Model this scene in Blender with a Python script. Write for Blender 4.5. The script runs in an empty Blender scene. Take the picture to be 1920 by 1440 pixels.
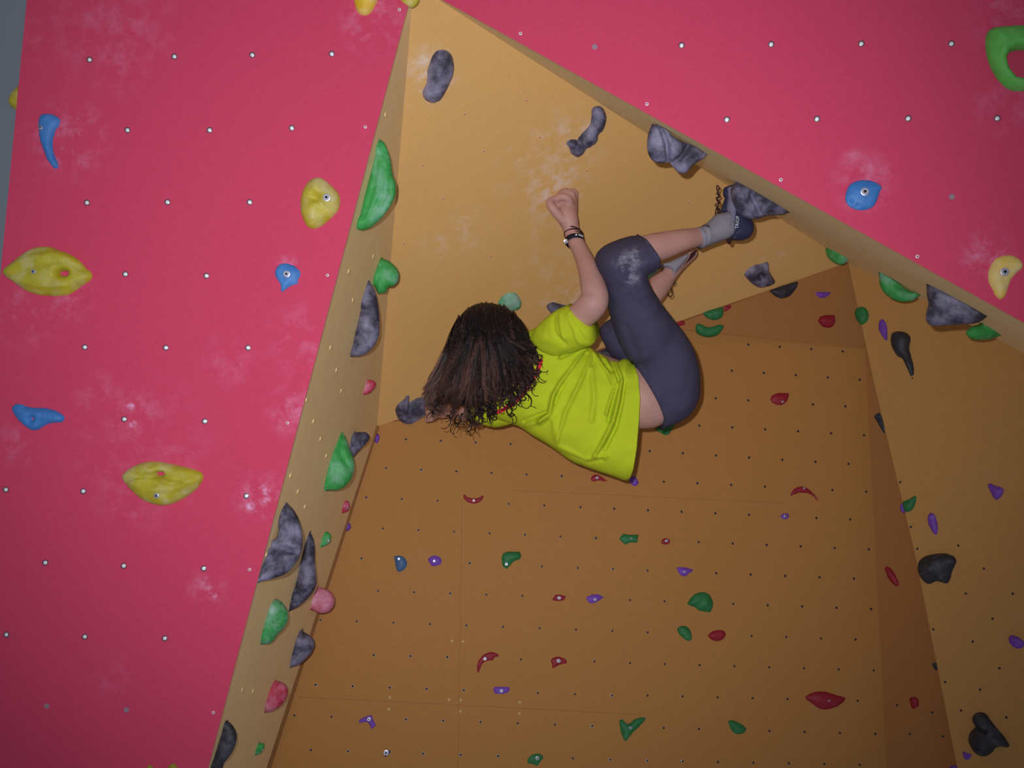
import bpy, bmesh, math, random
import numpy as np
from mathutils import Vector, noise
from mathutils.geometry import delaunay_2d_cdt

random.seed(7)
scene = bpy.context.scene
C = scene.collection
F = 1920.0                      # focal length in pixels of the 1920x1440 frame
TH = math.atan(0.2)             # the camera looks up by this angle
CAM = Vector((0, 0, 1.5))
RT = Vector((1, 0, 0)); UP = Vector((0, -math.sin(TH), math.cos(TH))); FW = Vector((0, math.cos(TH), math.sin(TH)))

# ---------------------------------------------------------------- camera, light, exposure
cam_d = bpy.data.cameras.new('camera'); cam_d.sensor_width = 36; cam_d.lens = 36 * F / 1920
cam = bpy.data.objects.new('camera', cam_d); C.objects.link(cam)
cam.location = CAM; cam.rotation_euler = (math.pi / 2 + TH, 0, 0)
cam_d.clip_start = 0.02
scene.camera = cam
scene.view_settings.view_transform = 'Standard'; scene.view_settings.look = 'None'
scene.view_settings.exposure = -0.10; scene.view_settings.gamma = 1.0
scene.view_settings.use_curve_mapping = False

w = bpy.data.worlds.new('hall_light'); scene.world = w; w.use_nodes = True
w.node_tree.nodes['Background'].inputs[0].default_value = (0.80, 0.82, 1.0, 1)
w.node_tree.nodes['Background'].inputs[1].default_value = 0.23

fl = bpy.data.lights.new('camera_flash', 'SPOT'); fl.energy = 325; fl.color = (0.93, 0.92, 1.0)
fl.spot_size = math.radians(77); fl.spot_blend = 1.0; fl.shadow_soft_size = 0.018
fo = bpy.data.objects.new('camera_flash', fl); C.objects.link(fo)
fo.location = CAM + RT * -0.085 + UP * 0.095 + FW * 0.0
aim = (FW + UP * 0.05 + RT * -0.02)
fo.rotation_euler = aim.to_track_quat('-Z', 'Y').to_euler()

# ---------------------------------------------------------------- geometry of the place
def uv(x, y): return (x - 960) / F, (720 - y) / F
def ray(x, y):
    u, v = uv(x, y)
    return FW + RT * u + UP * v
def at(x, y, d): return CAM + ray(x, y) * d
class Plane:
    """a flat panel given by three points (pixel, depth)"""
    def __init__(s, pts):
        P = [at(*p) for p in pts]
        s.o = P[0]; n = (P[1] - P[0]).cross(P[2] - P[0]).normalized()
        if n.dot(CAM - s.o) < 0: n = -n
        s.n = n
    @classmethod
    def raw(cls, o, n):
        s = cls.__new__(cls); s.o = o; s.n = n; return s
    def p(s, x, y):
        r = ray(x, y); t = (s.o - CAM).dot(s.n) / r.dot(s.n)
        return CAM + r * t
    def nrm(s, x=0, y=0): return s.n
def inv3(a, b, c): return lambda x, y: 1.0 / (a + b * uv(x, y)[0] + c * uv(x, y)[1])
A = (776, -30); P1 = (707, 800); P2 = (1590, 492)
dA = 3.0
back_d = inv3(.2397, -.0200, -.0478)
redL = Plane([(0, 0, dA), (700, 0, dA), (300, 1400, dA)])
rr = lambda x, y: 1 / (1 / 3. + .0555 * (uv(x, y)[0] + .0958))
redR = Plane([(x, y, rr(x, y)) for x, y in ((776, 0), (1900, 0), (1900, 600))])
back = Plane([(x, y, back_d(x, y)) for x, y in ((700, 800), (1600, 700), (1000, 1400))])
roof = Plane([(A[0], A[1], dA), (P1[0], P1[1], back_d(*P1)), (P2[0], P2[1], 1 / .2335)])
side_d = inv3(.1821, .170, -.0364)
sideR = Plane([(x, y, side_d(x, y)) for x, y in ((1600, 500), (1900, 700), (1790, 1440))])
KT, KB = (1622, 653), (1662, 1440)
jut = Plane([(KT[0], KT[1], back_d(*KT)), (KB[0], KB[1], back_d(*KB)), (1790, 1440, 1 / .262)])
corner = Plane([(1240, 614, 1 / .2375), (KT[0], KT[1], back_d(*KT)), (P2[0], P2[1], 1 / .2335)])
def dep(P): return (P - CAM).dot(FW)
def lerp(a, b, t): return a + (b - a) * t
class StripL:
    """plywood cheek at the left of the cave, ruled between the red edge and the cave's inner edge"""
    def ends(s, y):
        xo = 768 - .2625 * y
        if y <= P1[1]:
            t = (y - A[1]) / (P1[1] - A[1]); xi = lerp(A[0], P1[0], t); di = dep(roof.p(xi, y))
        else:
            xi = P1[0] - (y - 800) * (207 / 640.); di = back_d(xi, y) - .035 * min(1, (y - 800) / 60)
        return xo, dA + .012, xi, di
    def p(s, x, y):
        xo, do, xi, di = s.ends(y)
        t = (x - xo) / max(xi - xo, .5)
        t = min(max(t, -.3), 1.05)
        return at(x, y, 1 / lerp(1 / do, 1 / di, t))
    def nrm(s, x, y):
        a = s.p(x, y); n = (s.p(x + 3, y) - a).cross(s.p(x - 2.6, y + 10) - a).normalized()
        return n if n.dot(CAM - a) > 0 else -n
class StripR:
    """underside lip of the red panel on the right"""
    def ends(s, x):
        yo = -30 + (x - 776) * .555
        if x <= P2[0]: yi = -30 + (x - 776) * (522 / 814.); di = dep(roof.p(x, yi))
        else: yi = 492 + (x - 1590) * .515; di = side_d(x, yi)
        return yo, rr(x, yo) + .012, yi, di
    def p(s, x, y):
        yo, do, yi, di = s.ends(x)
        t = (y - yo) / max(yi - yo, .5)
        t = min(max(t, -.3), 1.05)
        return at(x, y, 1 / lerp(1 / do, 1 / di, t))
    def nrm(s, x, y):
        a = s.p(x, y); n = (s.p(x, y + 3) - a).cross(s.p(x + 10, y + 5.7) - a).normalized()
        return n if n.dot(CAM - a) > 0 else -n
stripL = StripL(); stripR = StripR()

# ---------------------------------------------------------------- materials
def srgb(r, g, b):
    f = lambda c: (c / 255 / 12.92) if c / 255 <= .04045 else ((c / 255 + .055) / 1.055) ** 2.4
    return (f(r), f(g), f(b), 1)
def new_mat(name, col, rough=.6, spec=.4, metal=0., var=0., vscale=6., col2=None, bump=0., bscale=200.,
            chalk=0., cscale=18., ccol=(.62, .62, .68, 1), spots=(), smear=(1, 1, 1), sheen=0., ss=.65):
    m = bpy.data.materials.new(name); m.use_nodes = True
    nt = m.node_tree; N = nt.nodes; L = nt.links
    b = N['Principled BSDF']
    b.inputs['Roughness'].default_value = rough; b.inputs['Metallic'].default_value = metal
    b.inputs['Specular IOR Level'].default_value = spec
    if sheen: b.inputs['Sheen Weight'].default_value = sheen
    geo = N.new('ShaderNodeNewGeometry'); pos = geo.outputs['Position']
    def math_(op, a, bb, clamp=False):
        n = N.new('ShaderNodeMath'); n.operation = op; n.use_clamp = clamp
        for i, v in enumerate((a, bb)):
            if isinstance(v, (int, float)): n.inputs[i].default_value = v
            else: L.new(v, n.inputs[i])
        return n.outputs[0]
    def noise_(scale, detail=3, rough_=.6, vec=None):
        n = N.new('ShaderNodeTexNoise'); n.inputs['Scale'].default_value = scale
        n.inputs['Detail'].default_value = detail; n.inputs['Roughness'].default_value = rough_
        L.new(vec or pos, n.inputs['Vector']); return n.outputs['Fac']
    def mix(fac, a, c):
        n = N.new('ShaderNodeMix'); n.data_type = 'RGBA'
        if isinstance(fac, (int, float)): n.inputs[0].default_value = fac
        else: L.new(fac, n.inputs[0])
        for i, v in ((6, a), (7, c)):
            if isinstance(v, tuple): n.inputs[i].default_value = v
            else: L.new(v, n.inputs[i])
        return n.outputs[2]
    cur = col
    if var:
        f = math_('MULTIPLY', math_('SUBTRACT', noise_(vscale), .35, True), 2.2, True)
        c2 = col2 or tuple([min(1, c * (1 - var)) for c in col[:3]] + [1])
        cur = mix(f, cur, c2)
    if chalk:
        f = math_('MULTIPLY', math_('SUBTRACT', noise_(cscale, 4, .65), .62 - chalk * .3, True), 4.0, True)
        f = math_('MULTIPLY', f, min(1, .35 + chalk * .6))
        cur = mix(f, cur, ccol)
    if spots:
        acc = None
        mp = N.new('ShaderNodeMapping'); mp.inputs['Scale'].default_value = smear; L.new(pos, mp.inputs['Vector'])
        nz = math_('MULTIPLY', math_('SUBTRACT', noise_(17, 8, .72, mp.outputs[0]), .47, True), 3.6, True)
        for (p, r, s) in spots:
            d = N.new('ShaderNodeVectorMath'); d.operation = 'DISTANCE'
            L.new(pos, d.inputs[0]); d.inputs[1].default_value = p
            f = math_('SUBTRACT', 1, math_('DIVIDE', d.outputs['Value'], r), True)
            f = math_('MULTIPLY', math_('MULTIPLY', f, 1.5, True), s * ss)
            acc = f if acc is None else math_('MAXIMUM', acc, f)
        cur = mix(math_('MULTIPLY', acc, nz), cur, ccol)
    if isinstance(cur, tuple): b.inputs['Base Color'].default_value = cur
    else: L.new(cur, b.inputs['Base Color'])
    if bump:
        bn = N.new('ShaderNodeBump'); bn.inputs['Strength'].default_value = bump; bn.inputs['Distance'].default_value = .002
        L.new(noise_(bscale, 4), bn.inputs['Height']); L.new(bn.outputs[0], b.inputs['Normal'])
    return m
def sp(surf, lst): return [(tuple(surf.p(x, y)), r, s) for x, y, r, s in lst]

OCHRE = srgb(224, 166, 92); REDW = srgb(208, 66, 98)
M_redL = new_mat('red_texture_paint', REDW, .75, .25, var=.10, vscale=90, bump=.5, bscale=420, ccol=srgb(232, 170, 205),
    spots=sp(redL, [(125, 260, .14, .75), (215, 60, .22, .35), (105, 60, .15, .25), (490, 935, .10, .8), (486, 910, .022, 3), (498, 922, .02, 3), (478, 930, .02, 3), (502, 938, .018, 3), (470, 948, .02, 3), (487, 958, .018, 3), (390, 1108, .02, 3), (402, 1116, .014, 3), (245, 762, .016, 3), (250, 795, .016, 3), (550, 770, .09, .8), (700, 40, .12, .7), (265, 850, .26, .28),
                    (120, 555, .10, .6), (50, 590, .12, .5), (250, 775, .11, .5), (190, 745, .09, .5), (540, 505, .05, .9), (390, 1105, .07, .8), (570, 640, .14, .4),
                    (30, 835, .08, .5), (430, 680, .10, .35), (240, 950, .1, .35), (210, 1265, .1, .2)]))
M_redR = new_mat('red_texture_paint_right', REDW, .75, .25, var=.10, vscale=90, bump=.5, bscale=420, ccol=srgb(232, 170, 205),
    spots=sp(redR, [(1895, 25, .14, .45), (1620, 340, .10, .7), (1850, 480, .08, .9), (1890, 200, .1, .4), (1600, 303, .05, .6)]))
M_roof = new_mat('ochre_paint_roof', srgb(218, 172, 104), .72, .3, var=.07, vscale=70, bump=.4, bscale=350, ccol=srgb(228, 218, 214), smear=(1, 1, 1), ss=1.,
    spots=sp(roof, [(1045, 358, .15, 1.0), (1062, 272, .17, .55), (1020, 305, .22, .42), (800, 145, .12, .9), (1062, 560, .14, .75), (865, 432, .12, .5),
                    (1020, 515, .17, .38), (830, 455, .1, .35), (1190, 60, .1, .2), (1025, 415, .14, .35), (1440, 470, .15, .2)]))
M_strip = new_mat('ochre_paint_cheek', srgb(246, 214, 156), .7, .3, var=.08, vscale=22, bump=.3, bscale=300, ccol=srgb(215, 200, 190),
    spots=sp(stripL, [(745, 90, .2, .4), (728, 180, .25, .35), (640, 745, .2, .3), (668, 800, .12, .5), (480, 1095, .15, .5)]))  # paint lightened to make up for the weak grazing light
M_lip = new_mat('ochre_paint_lip', srgb(255, 232, 178), .7, .3, var=.08, vscale=22, bump=.3, bscale=300)  # pale paint, lightened further to stand in for weak light underneath
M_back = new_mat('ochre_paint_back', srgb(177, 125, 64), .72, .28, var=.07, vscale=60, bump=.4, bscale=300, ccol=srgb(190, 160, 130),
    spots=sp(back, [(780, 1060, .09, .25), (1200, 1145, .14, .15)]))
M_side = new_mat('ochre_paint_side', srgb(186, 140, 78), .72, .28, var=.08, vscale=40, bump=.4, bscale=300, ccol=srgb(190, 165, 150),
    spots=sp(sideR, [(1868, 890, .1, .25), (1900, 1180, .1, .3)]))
M_recess = new_mat('ochre_paint_shaded', srgb(164, 112, 60), .72, .28, var=.07, vscale=60, bump=.4, bscale=300)  # ochre darkened: shade of the turned-away panels put into the colour
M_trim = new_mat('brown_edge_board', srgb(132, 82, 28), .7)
M_bolt = new_mat('bolt_steel', (.50, .52, .60, 1), .38, metal=.8, spec=.6)
M_ply = new_mat('bare_plywood_edge', srgb(232, 172, 140), .7)
M_grey = new_mat('grey_hall_wall', srgb(168, 182, 186), .8, var=.05, vscale=3)
M_steel = new_mat('zinc_steel', (.86, .87, .95, 1), .32, metal=.85, spec=.8, var=.12, vscale=300)
M_glint = new_mat('zinc_glint', (.97, .97, 1., 1), .35, metal=.25, spec=.9)  # near-white base paints in the flash glint on the inserts
M_hole = new_mat('dark_hole', (.015, .012, .02, 1), .8)
M_insert = new_mat('dark_insert_ring', (.13, .10, .10, 1), .45, metal=.7)
M_screw = new_mat('painted_screw', srgb(225, 205, 205), .4, .6)
M_cap = new_mat('dull_grey_plug', srgb(150, 125, 135), .6)
M_brass = new_mat('brass_insert', srgb(225, 200, 140), .5, metal=.2)
def hold_mat(name, col, chalk, **k):
    return new_mat(name, col, k.pop('rough', .55), k.pop('spec', .45), var=k.pop('var', .25), vscale=k.pop('vscale', 25), chalk=chalk, bump=.6, bscale=160, **k)
HM = {
 'black': hold_mat('charcoal_resin', srgb(58, 56, 74), .72, ccol=srgb(150, 148, 175), cscale=14),
 'dark': hold_mat('black_resin', srgb(44, 46, 54), .30, ccol=srgb(110, 115, 130), cscale=22),
 'green': hold_mat('green_resin', srgb(58, 162, 78), .42, ccol=srgb(150, 190, 175), cscale=14),
 'dgreen': hold_mat('deep_green_resin', srgb(36, 118, 62), .22, ccol=srgb(110, 160, 140), cscale=24),
 'chalkgreen': hold_mat('chalky_green_resin', srgb(50, 150, 76), .62, ccol=srgb(190, 215, 215), cscale=9),
 'lime': hold_mat('lime_resin', srgb(96, 190, 78), .30, ccol=srgb(150, 195, 140), cscale=8),
 'red': hold_mat('red_resin', srgb(190, 52, 82), .70, ccol=srgb(225, 170, 195), cscale=11),
 'dred': hold_mat('deep_red_resin', srgb(150, 20, 40), .10, ccol=srgb(160, 90, 100)),
 'purple': hold_mat('purple_resin', srgb(118, 66, 178), .22, ccol=srgb(165, 140, 205)),
 'blue': hold_mat('blue_resin', srgb(58, 126, 196), .40, ccol=srgb(110, 160, 215), cscale=12),
 'teal': hold_mat('slate_blue_resin', srgb(62, 98, 140), .25, ccol=srgb(120, 145, 170)),
 'navy': hold_mat('navy_resin', srgb(26, 34, 96), .05),
 'yellow': hold_mat('yellow_resin', srgb(182, 172, 36), .55, ccol=srgb(200, 196, 150), cscale=13),
 'cream': hold_mat('chalky_yellow_resin', srgb(190, 176, 48), .7, ccol=srgb(214, 208, 165), cscale=9),
 'gold': hold_mat('golden_yellow_resin', srgb(226, 186, 34), .62, ccol=srgb(214, 205, 160), cscale=8),
 'olive': hold_mat('olive_resin', srgb(150, 140, 30), .2),
}

# ---------------------------------------------------------------- object helpers
def link(name, me, parent=None, mats=(), loc=None, smooth=True):
    o = bpy.data.objects.new(name, me); C.objects.link(o)
    for m in mats: me.materials.append(m)
    if smooth:
        for p in me.polygons: p.use_smooth = True
    if loc is not None: o.location = loc
    if parent is not None:
        o.parent = parent
        if loc is not None: o.location = Vector(loc) - world_loc(parent)
    return o
def world_loc(o):
    v = Vector(o.location)
    while o.parent: o = o.parent; v += o.location
    return v
def tag(o, label, cat, group=None):
    o['label'] = label; o['category'] = cat
    if group: o['group'] = group
    return o
def structure(o): o['kind'] = 'structure'; return o

def panel(name, pts, nrm, thick, mat, edge_mat=None, res=0):
    """a solid board: front face through pts, body behind it"""
    bm = bmesh.new(); n = Vector(nrm)
    o0 = pts[0]
    f = [bm.verts.new(p - o0) for p in pts]; b = [bm.verts.new(p - n * thick - o0) for p in pts]
    bm.faces.new(f); bb = bm.faces.new(list(reversed(b)))
    k = len(pts)
    for i in range(k):
        q = bm.faces.new((f[i], f[(i + 1) % k], b[(i + 1) % k], b[i])); q.material_index = 1 if edge_mat else 0
    bmesh.ops.recalc_face_normals(bm, faces=bm.faces)
    me = bpy.data.meshes.new(name); bm.to_mesh(me); bm.free()
    return structure(link(name, me, None, [mat] + ([edge_mat] if edge_mat else []), o0, smooth=False))

# walls of the cave
leftx = lambda y: 50 - .0957 * y
edgeL = lambda y: (768 - .2625 * y, y)
edgeR = lambda x: (x, -30 + (x - 776) * .555)
pl = [(leftx(-520), -520), (776, -520), A, edgeL(1900), (leftx(1900), 1900)]
wall_left = panel('wall_left', [redL.p(*q) for q in pl], redL.n, .012, M_redL, M_ply)
pr = [(776, -520), (2500, -520), edgeR(2500), A]
wall_right = panel('wall_right', [redR.p(*q) for q in pr], redR.n, .012, M_redR, M_ply)
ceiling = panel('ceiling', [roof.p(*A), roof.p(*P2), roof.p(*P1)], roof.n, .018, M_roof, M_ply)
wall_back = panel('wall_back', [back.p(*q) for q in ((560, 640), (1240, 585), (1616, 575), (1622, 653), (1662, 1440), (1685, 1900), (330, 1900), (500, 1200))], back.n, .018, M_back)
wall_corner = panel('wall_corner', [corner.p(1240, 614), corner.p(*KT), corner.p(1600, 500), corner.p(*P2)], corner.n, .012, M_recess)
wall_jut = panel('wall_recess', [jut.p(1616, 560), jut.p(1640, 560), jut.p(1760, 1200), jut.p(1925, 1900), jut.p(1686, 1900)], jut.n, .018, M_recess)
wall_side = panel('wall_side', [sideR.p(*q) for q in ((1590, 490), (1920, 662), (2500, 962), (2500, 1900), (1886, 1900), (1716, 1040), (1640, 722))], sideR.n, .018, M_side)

def ruled(name, rows, mat, thick=.012):
    bm = bmesh.new(); o0 = rows[0][1]
    V = [[bm.verts.new(p - o0) for p in r] for r in rows]
    for a, b in zip(V, V[1:]):
        for i in range(len(a) - 1): bm.faces.new((a[i], a[i + 1], b[i + 1], b[i]))
    bmesh.ops.recalc_face_normals(bm, faces=bm.faces)
    me = bpy.data.meshes.new(name); bm.to_mesh(me); bm.free()
    o = structure(link(name, me, None, [mat], o0))
    return o
rows = []
for i in range(50):
    y = lerp(-26, 1900, i / 49.)
    xo, do, xi, di = stripL.ends(y)
    rows.append([at(xo - .5, y, do).lerp(at(xi, y, di), t / 6.) for t in range(7)])
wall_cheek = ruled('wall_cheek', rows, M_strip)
rows = []
for i in range(50):
    x = lerp(780, 2500, i / 49.)
    yo, do, yi, di = stripR.ends(x)
    rows.append([at(x, yo - .5, do).lerp(at(x, yi, di), t / 6.) for t in range(7)])
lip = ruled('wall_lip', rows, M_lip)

# brown boards along the seams of the cave
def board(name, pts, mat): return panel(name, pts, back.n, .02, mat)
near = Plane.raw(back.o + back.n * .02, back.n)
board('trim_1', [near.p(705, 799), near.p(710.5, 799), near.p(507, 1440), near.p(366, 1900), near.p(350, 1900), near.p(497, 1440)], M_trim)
near2 = Plane.raw(roof.p(700, 799) , roof.n)
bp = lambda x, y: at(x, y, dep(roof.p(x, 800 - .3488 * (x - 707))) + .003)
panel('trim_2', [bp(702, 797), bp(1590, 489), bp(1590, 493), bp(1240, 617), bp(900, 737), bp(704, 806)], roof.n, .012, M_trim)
for nm, q in (('panel_seam', [(560, 1306), (1200, 1339), (1200, 1340.5), (560, 1307.5)]), ('panel_seam', [(960, 919), (1470, 943), (1470, 944), (960, 920)]), ('panel_seam', [(866, 935), (867, 935), (859, 1440), (858, 1440)])):
    o_ = panel(nm, [back.p(*p_) + back.n * .0006 for p_ in q], back.n, .002, M_recess); o_.location -= wall_back.location; o_.parent = wall_back; del o_['kind']
# return side of the red tower at far left, hall wall and floor
a0, a1 = redL.p(leftx(-520), -520), redL.p(leftx(1900), 1900)
back_off = FW * 1.2 + RT * .28
panel('wall_return', [a0 - FW * -.012, a1 - FW * -.012, a1 + back_off, a0 + back_off], Vector((-1, 0, 0)), .012, M_redL)
g = [Vector((-9, 5.6, 0)), Vector((0.2, 6.4, 0)), Vector((0.2, 6.4, 6)), Vector((-9, 5.6, 6))]
panel('wall_hall', g, Vector((0, -1, 0)), .1, M_grey)

# ---------------------------------------------------------------- inflated solids
def px(ox, oy, s=4.0):
    return lambda *p: [(ox + p[i] / s, oy + p[i + 1] / s) for i in range(0, len(p), 2)]
def seg_dist(P, Aa, Bb):
    """P (n,2); segments (m,2) -> (n,m)"""
    d = Bb - Aa; L2 = (d ** 2).sum(1) + 1e-12
    t = ((P[:, None, :] - Aa[None]) * d[None]).sum(2) / L2[None]
    t = np.clip(t, 0, 1); q = Aa[None] + t[..., None] * d[None]
    return np.sqrt(((P[:, None, :] - q) ** 2).sum(2))
def inside(P, poly):
    x, y = P[:, 0], P[:, 1]; r = np.zeros(len(P), bool); n = len(poly)
    for i in range(n):
        x0, y0 = poly[i]; x1, y1 = poly[(i + 1) % n]
        if y0 == y1: continue
        c = ((y0 > y) != (y1 > y)) & (x < (x1 - x0) * (y - y0) / (y1 - y0) + x0)
        r ^= c
    return r
def near_line(p, seglist, tol=2.5):
    for (a, b) in seglist:
        ax, ay = a; bx, by = b; dx, dy = bx - ax, by - ay
        t = ((p[0] - ax) * dx + (p[1] - ay) * dy) / (dx * dx + dy * dy + 1e-9)
        t = min(1, max(0, t))
        if math.hypot(p[0] - ax - t * dx, p[1] - ay - t * dy) < tol: return True
    return False
def smooth_poly(poly, opens, it=2, sharp=58):
    pts = [tuple(p) for p in poly]
    for _ in range(it):
        out = []; n = len(pts)
        for i in range(n):
            a, b, c = pts[i - 1], pts[i], pts[(i + 1) % n]
            v1 = (b[0] - a[0], b[1] - a[1]); v2 = (c[0] - b[0], c[1] - b[1])
            ang = abs(math.degrees(math.atan2(v1[0] * v2[1] - v1[1] * v2[0], v1[0] * v2[0] + v1[1] * v2[1])))
            if (ang > sharp) or (opens and near_line(b, opens, 1.2)): out.append(b)
            else: out += [(b[0] * .78 + a[0] * .22, b[1] * .78 + a[1] * .22), (b[0] * .78 + c[0] * .22, b[1] * .78 + c[1] * .22)]
        pts = out
    return pts
def resample(pts, step):
    out = []; n = len(pts)
    for i in range(n):
        a = pts[i]; b = pts[(i + 1) % n]; L = math.hypot(b[0] - a[0], b[1] - a[1])
        k = max(1, int(round(L / step)))
        for j in range(k): out.append((a[0] + (b[0] - a[0]) * j / k, a[1] + (b[1] - a[1]) * j / k))
    res = [out[0]]
    for p in out[1:]:
        if math.hypot(p[0] - res[-1][0], p[1] - res[-1][1]) > step * .3: res.append(p)
    if math.hypot(res[0][0] - res[-1][0], res[0][1] - res[-1][1]) < step * .3: res.pop()
    return res
class Blob:
    """solid whose outline is poly (pixels) on a given plane, swelling to +hf in front and hb behind"""
    def __init__(s, poly, plane, hf, hb=0., opens=(), holes=(), res=16, power=2., nz=.12, nf=14., ridges=(), dents=(),
                 step=None, sink=.004, it=2, R=None, seed=0., base=.0, shift=None, rough_edge=0.):
        s.plane = plane; s.n = plane.n
        s.opens = opens; s.nz = nz; s.nf = nf; s.seed = seed
        poly = smooth_poly(poly, opens, it)
        c = np.array(poly).mean(0); s.c3 = plane.p(*c)
        mpp = (plane.p(c[0] + 1, c[1]) - s.c3).length; mpp2 = (plane.p(c[0], c[1] + 1) - s.c3).length
        ext = max(np.ptp(np.array(poly)[:, 0]), np.ptp(np.array(poly)[:, 1]))
        step = step or max(ext / res, .9)
        s.mpp = (mpp + mpp2) / 2
        poly = resample(poly, step); s.poly = np.array(poly)
        hol = [np.array(resample(h, step * .6)) for h in holes]
        Ps, Qs, op = [], [], []
        n = len(poly)
        for i in range(n):
            a = poly[i]; b = poly[(i + 1) % n]
            mid = ((a[0] + b[0]) / 2, (a[1] + b[1]) / 2)
            if opens and near_line(mid, opens): continue
            Ps.append(a); Qs.append(b)
        s.Sa, s.Sb = np.array(Ps), np.array(Qs)
        s.Ha = [(h, np.roll(h, -1, 0)) for h in hol]
        xs = np.arange(s.poly[:, 0].min(), s.poly[:, 0].max(), step); ys = np.arange(s.poly[:, 1].min(), s.poly[:, 1].max(), step * .866)
        G = np.array([(x + (.5 * step if j % 2 else 0), y) for j, y in enumerate(ys) for x in xs])
        G = G[inside(G, s.poly)]
        for h in hol: G = G[~inside(G, h)]
        allb = np.vstack([s.poly] + hol)
        if len(G):
            dd = np.sqrt(((G[:, None] - allb[None]) ** 2).sum(2)).min(1); G = G[dd > step * .55]
        pts = np.vstack([allb, G]) if len(G) else allb
        edges = [(i, (i + 1) % n) for i in range(n)]; k = n
        for h in hol:
            edges += [(k + i, k + (i + 1) % len(h)) for i in range(len(h))]; k += len(h)
        vo, eo, fo_, _, _, _ = delaunay_2d_cdt([Vector(p) for p in pts.tolist()], edges, [], 0, 1e-6)
        V = np.array([tuple(v) for v in vo]); T = [f for f in fo_ if len(f) == 3]
        cen = np.array([(V[f[0]] + V[f[1]] + V[f[2]]) / 3 for f in T])
        ok = inside(cen, s.poly)
        for h in hol: ok &= ~inside(cen, h)
        T = [f for f, o_ in zip(T, ok) if o_]
        s.V, s.T = V, T
        dist = s.dist(V)
        s.R = R or max(dist.max(), 1e-3)
        s.power = power; s.hf = hf; s.hb = hb; s.ridges = ridges; s.dents = dents; s.sink = sink; s.base = base; s.shift = shift
    def dist(s, P):
        return seg_dist(P, s.Sa, s.Sb).min(1)
    def prof(s, P):
        d = s.dist(P); t = 1 - np.clip(d / s.R, 0, 1)
        h = (1 - t ** s.power) ** (1 / s.power)
        for a, b in s.Ha:
            dh = seg_dist(P, a, b).min(1); t = 1 - np.clip(dh / (s.R * .30), 0, 1); h = h * (.12 + .88 * (1 - t ** 2) ** .5)
        return h
    def height(s, P, front=True):
        h = s.prof(P); out = []
        for (x, y), v in zip(P, h):
            p3 = s.plane.p(x, y)
            q = p3 * s.nf + Vector((s.seed, s.seed * .7, 0))
            H = (s.hf if front else s.hb) * v * (1 + s.nz * 2 * noise.noise(q) + s.nz * noise.noise(q * 2.7))
            if front:
                for (rp, wd, ht) in s.ridges:
                    ra = np.array(rp, float)
                    dd = seg_dist(np.array([[x, y]]), ra[:-1], ra[1:]).min()
                    H += ht * v ** .5 * math.exp(-(dd / wd) ** 2)
                for (dx, dy, rd, dp) in s.dents:
                    q2 = ((x - dx) ** 2 + (y - dy) ** 2) / rd ** 2
                    if q2 < 6: H -= dp * math.exp(-q2) * v
                H += s.base * 0
            out.append(H)
        return out
    def off(s, x, y):
        return s.shift(x, y) if s.shift else 0.
    def mesh(s, name, o3=None):
        o3 = o3 or s.c3
        V = s.V; hf = s.height(V, True); hb = s.height(V, False) if s.hb else [0] * len(V)
        bm = bmesh.new()
        fv = [bm.verts.new(s.plane.p(*v) + s.n * (h + s.off(*v) - (0 if s.hb else s.sink)) - o3) for v, h in zip(V, hf)]
        bv = [bm.verts.new(s.plane.p(*v) - s.n * (h - s.off(*v) + (0 if s.hb else s.sink * 2)) - o3) for v, h in zip(V, hb)]
        cnt = {}
        for f in s.T:
            bm.faces.new([fv[i] for i in f]); bm.faces.new([bv[i] for i in reversed(f)])
            for a, b in ((f[0], f[1]), (f[1], f[2]), (f[2], f[0])):
                if (b, a) in cnt: del cnt[(b, a)]
                else: cnt[(a, b)] = 1
        for a, b in cnt:
            try: bm.faces.new((fv[b], fv[a], bv[a], bv[b]))
            except ValueError: pass
        bmesh.ops.remove_doubles(bm, verts=bm.verts, dist=2e-4)
        bmesh.ops.dissolve_degenerate(bm, edges=bm.edges, dist=1e-6)
        bmesh.ops.recalc_face_normals(bm, faces=bm.faces)
        me = bpy.data.meshes.new(name); bm.to_mesh(me); bm.free()
        return me
    def top(s, x, y):
        h = s.height(np.array([[x, y]]))[0]
        return s.plane.p(x, y) + s.n * (h + s.off(x, y))

def lathe(name, prof, axis, origin, segs=14, mats=(), parent=None, fmat=None, loc=None):
    """prof: list of (radius, height); spun about axis"""
    bm = bmesh.new(); z = Vector(axis).normalized(); xx = z.orthogonal().normalized(); yy = z.cross(xx)
    rings = []
    for r, h in prof:
        if r < 1e-6: rings.append([bm.verts.new(z * h)])
        else: rings.append([bm.verts.new(z * h + (xx * math.cos(a) + yy * math.sin(a)) * r) for a in [2 * math.pi * i / segs for i in range(segs)]])
    for k, (a, b) in enumerate(zip(rings, rings[1:])):
        for i in range(segs):
            va = [a[i % len(a)], a[(i + 1) % len(a)]]; vb = [b[(i + 1) % len(b)], b[i % len(b)]]
            vs = []
            for v in va + vb:
                if v not in vs: vs.append(v)
            if len(vs) > 2:
                f = bm.faces.new(vs); f.material_index = fmat[k] if fmat else 0
    bmesh.ops.recalc_face_normals(bm, faces=bm.faces)
    me = bpy.data.meshes.new(name); bm.to_mesh(me); bm.free()
    return link(name, me, parent, mats, origin, smooth=False)

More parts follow.
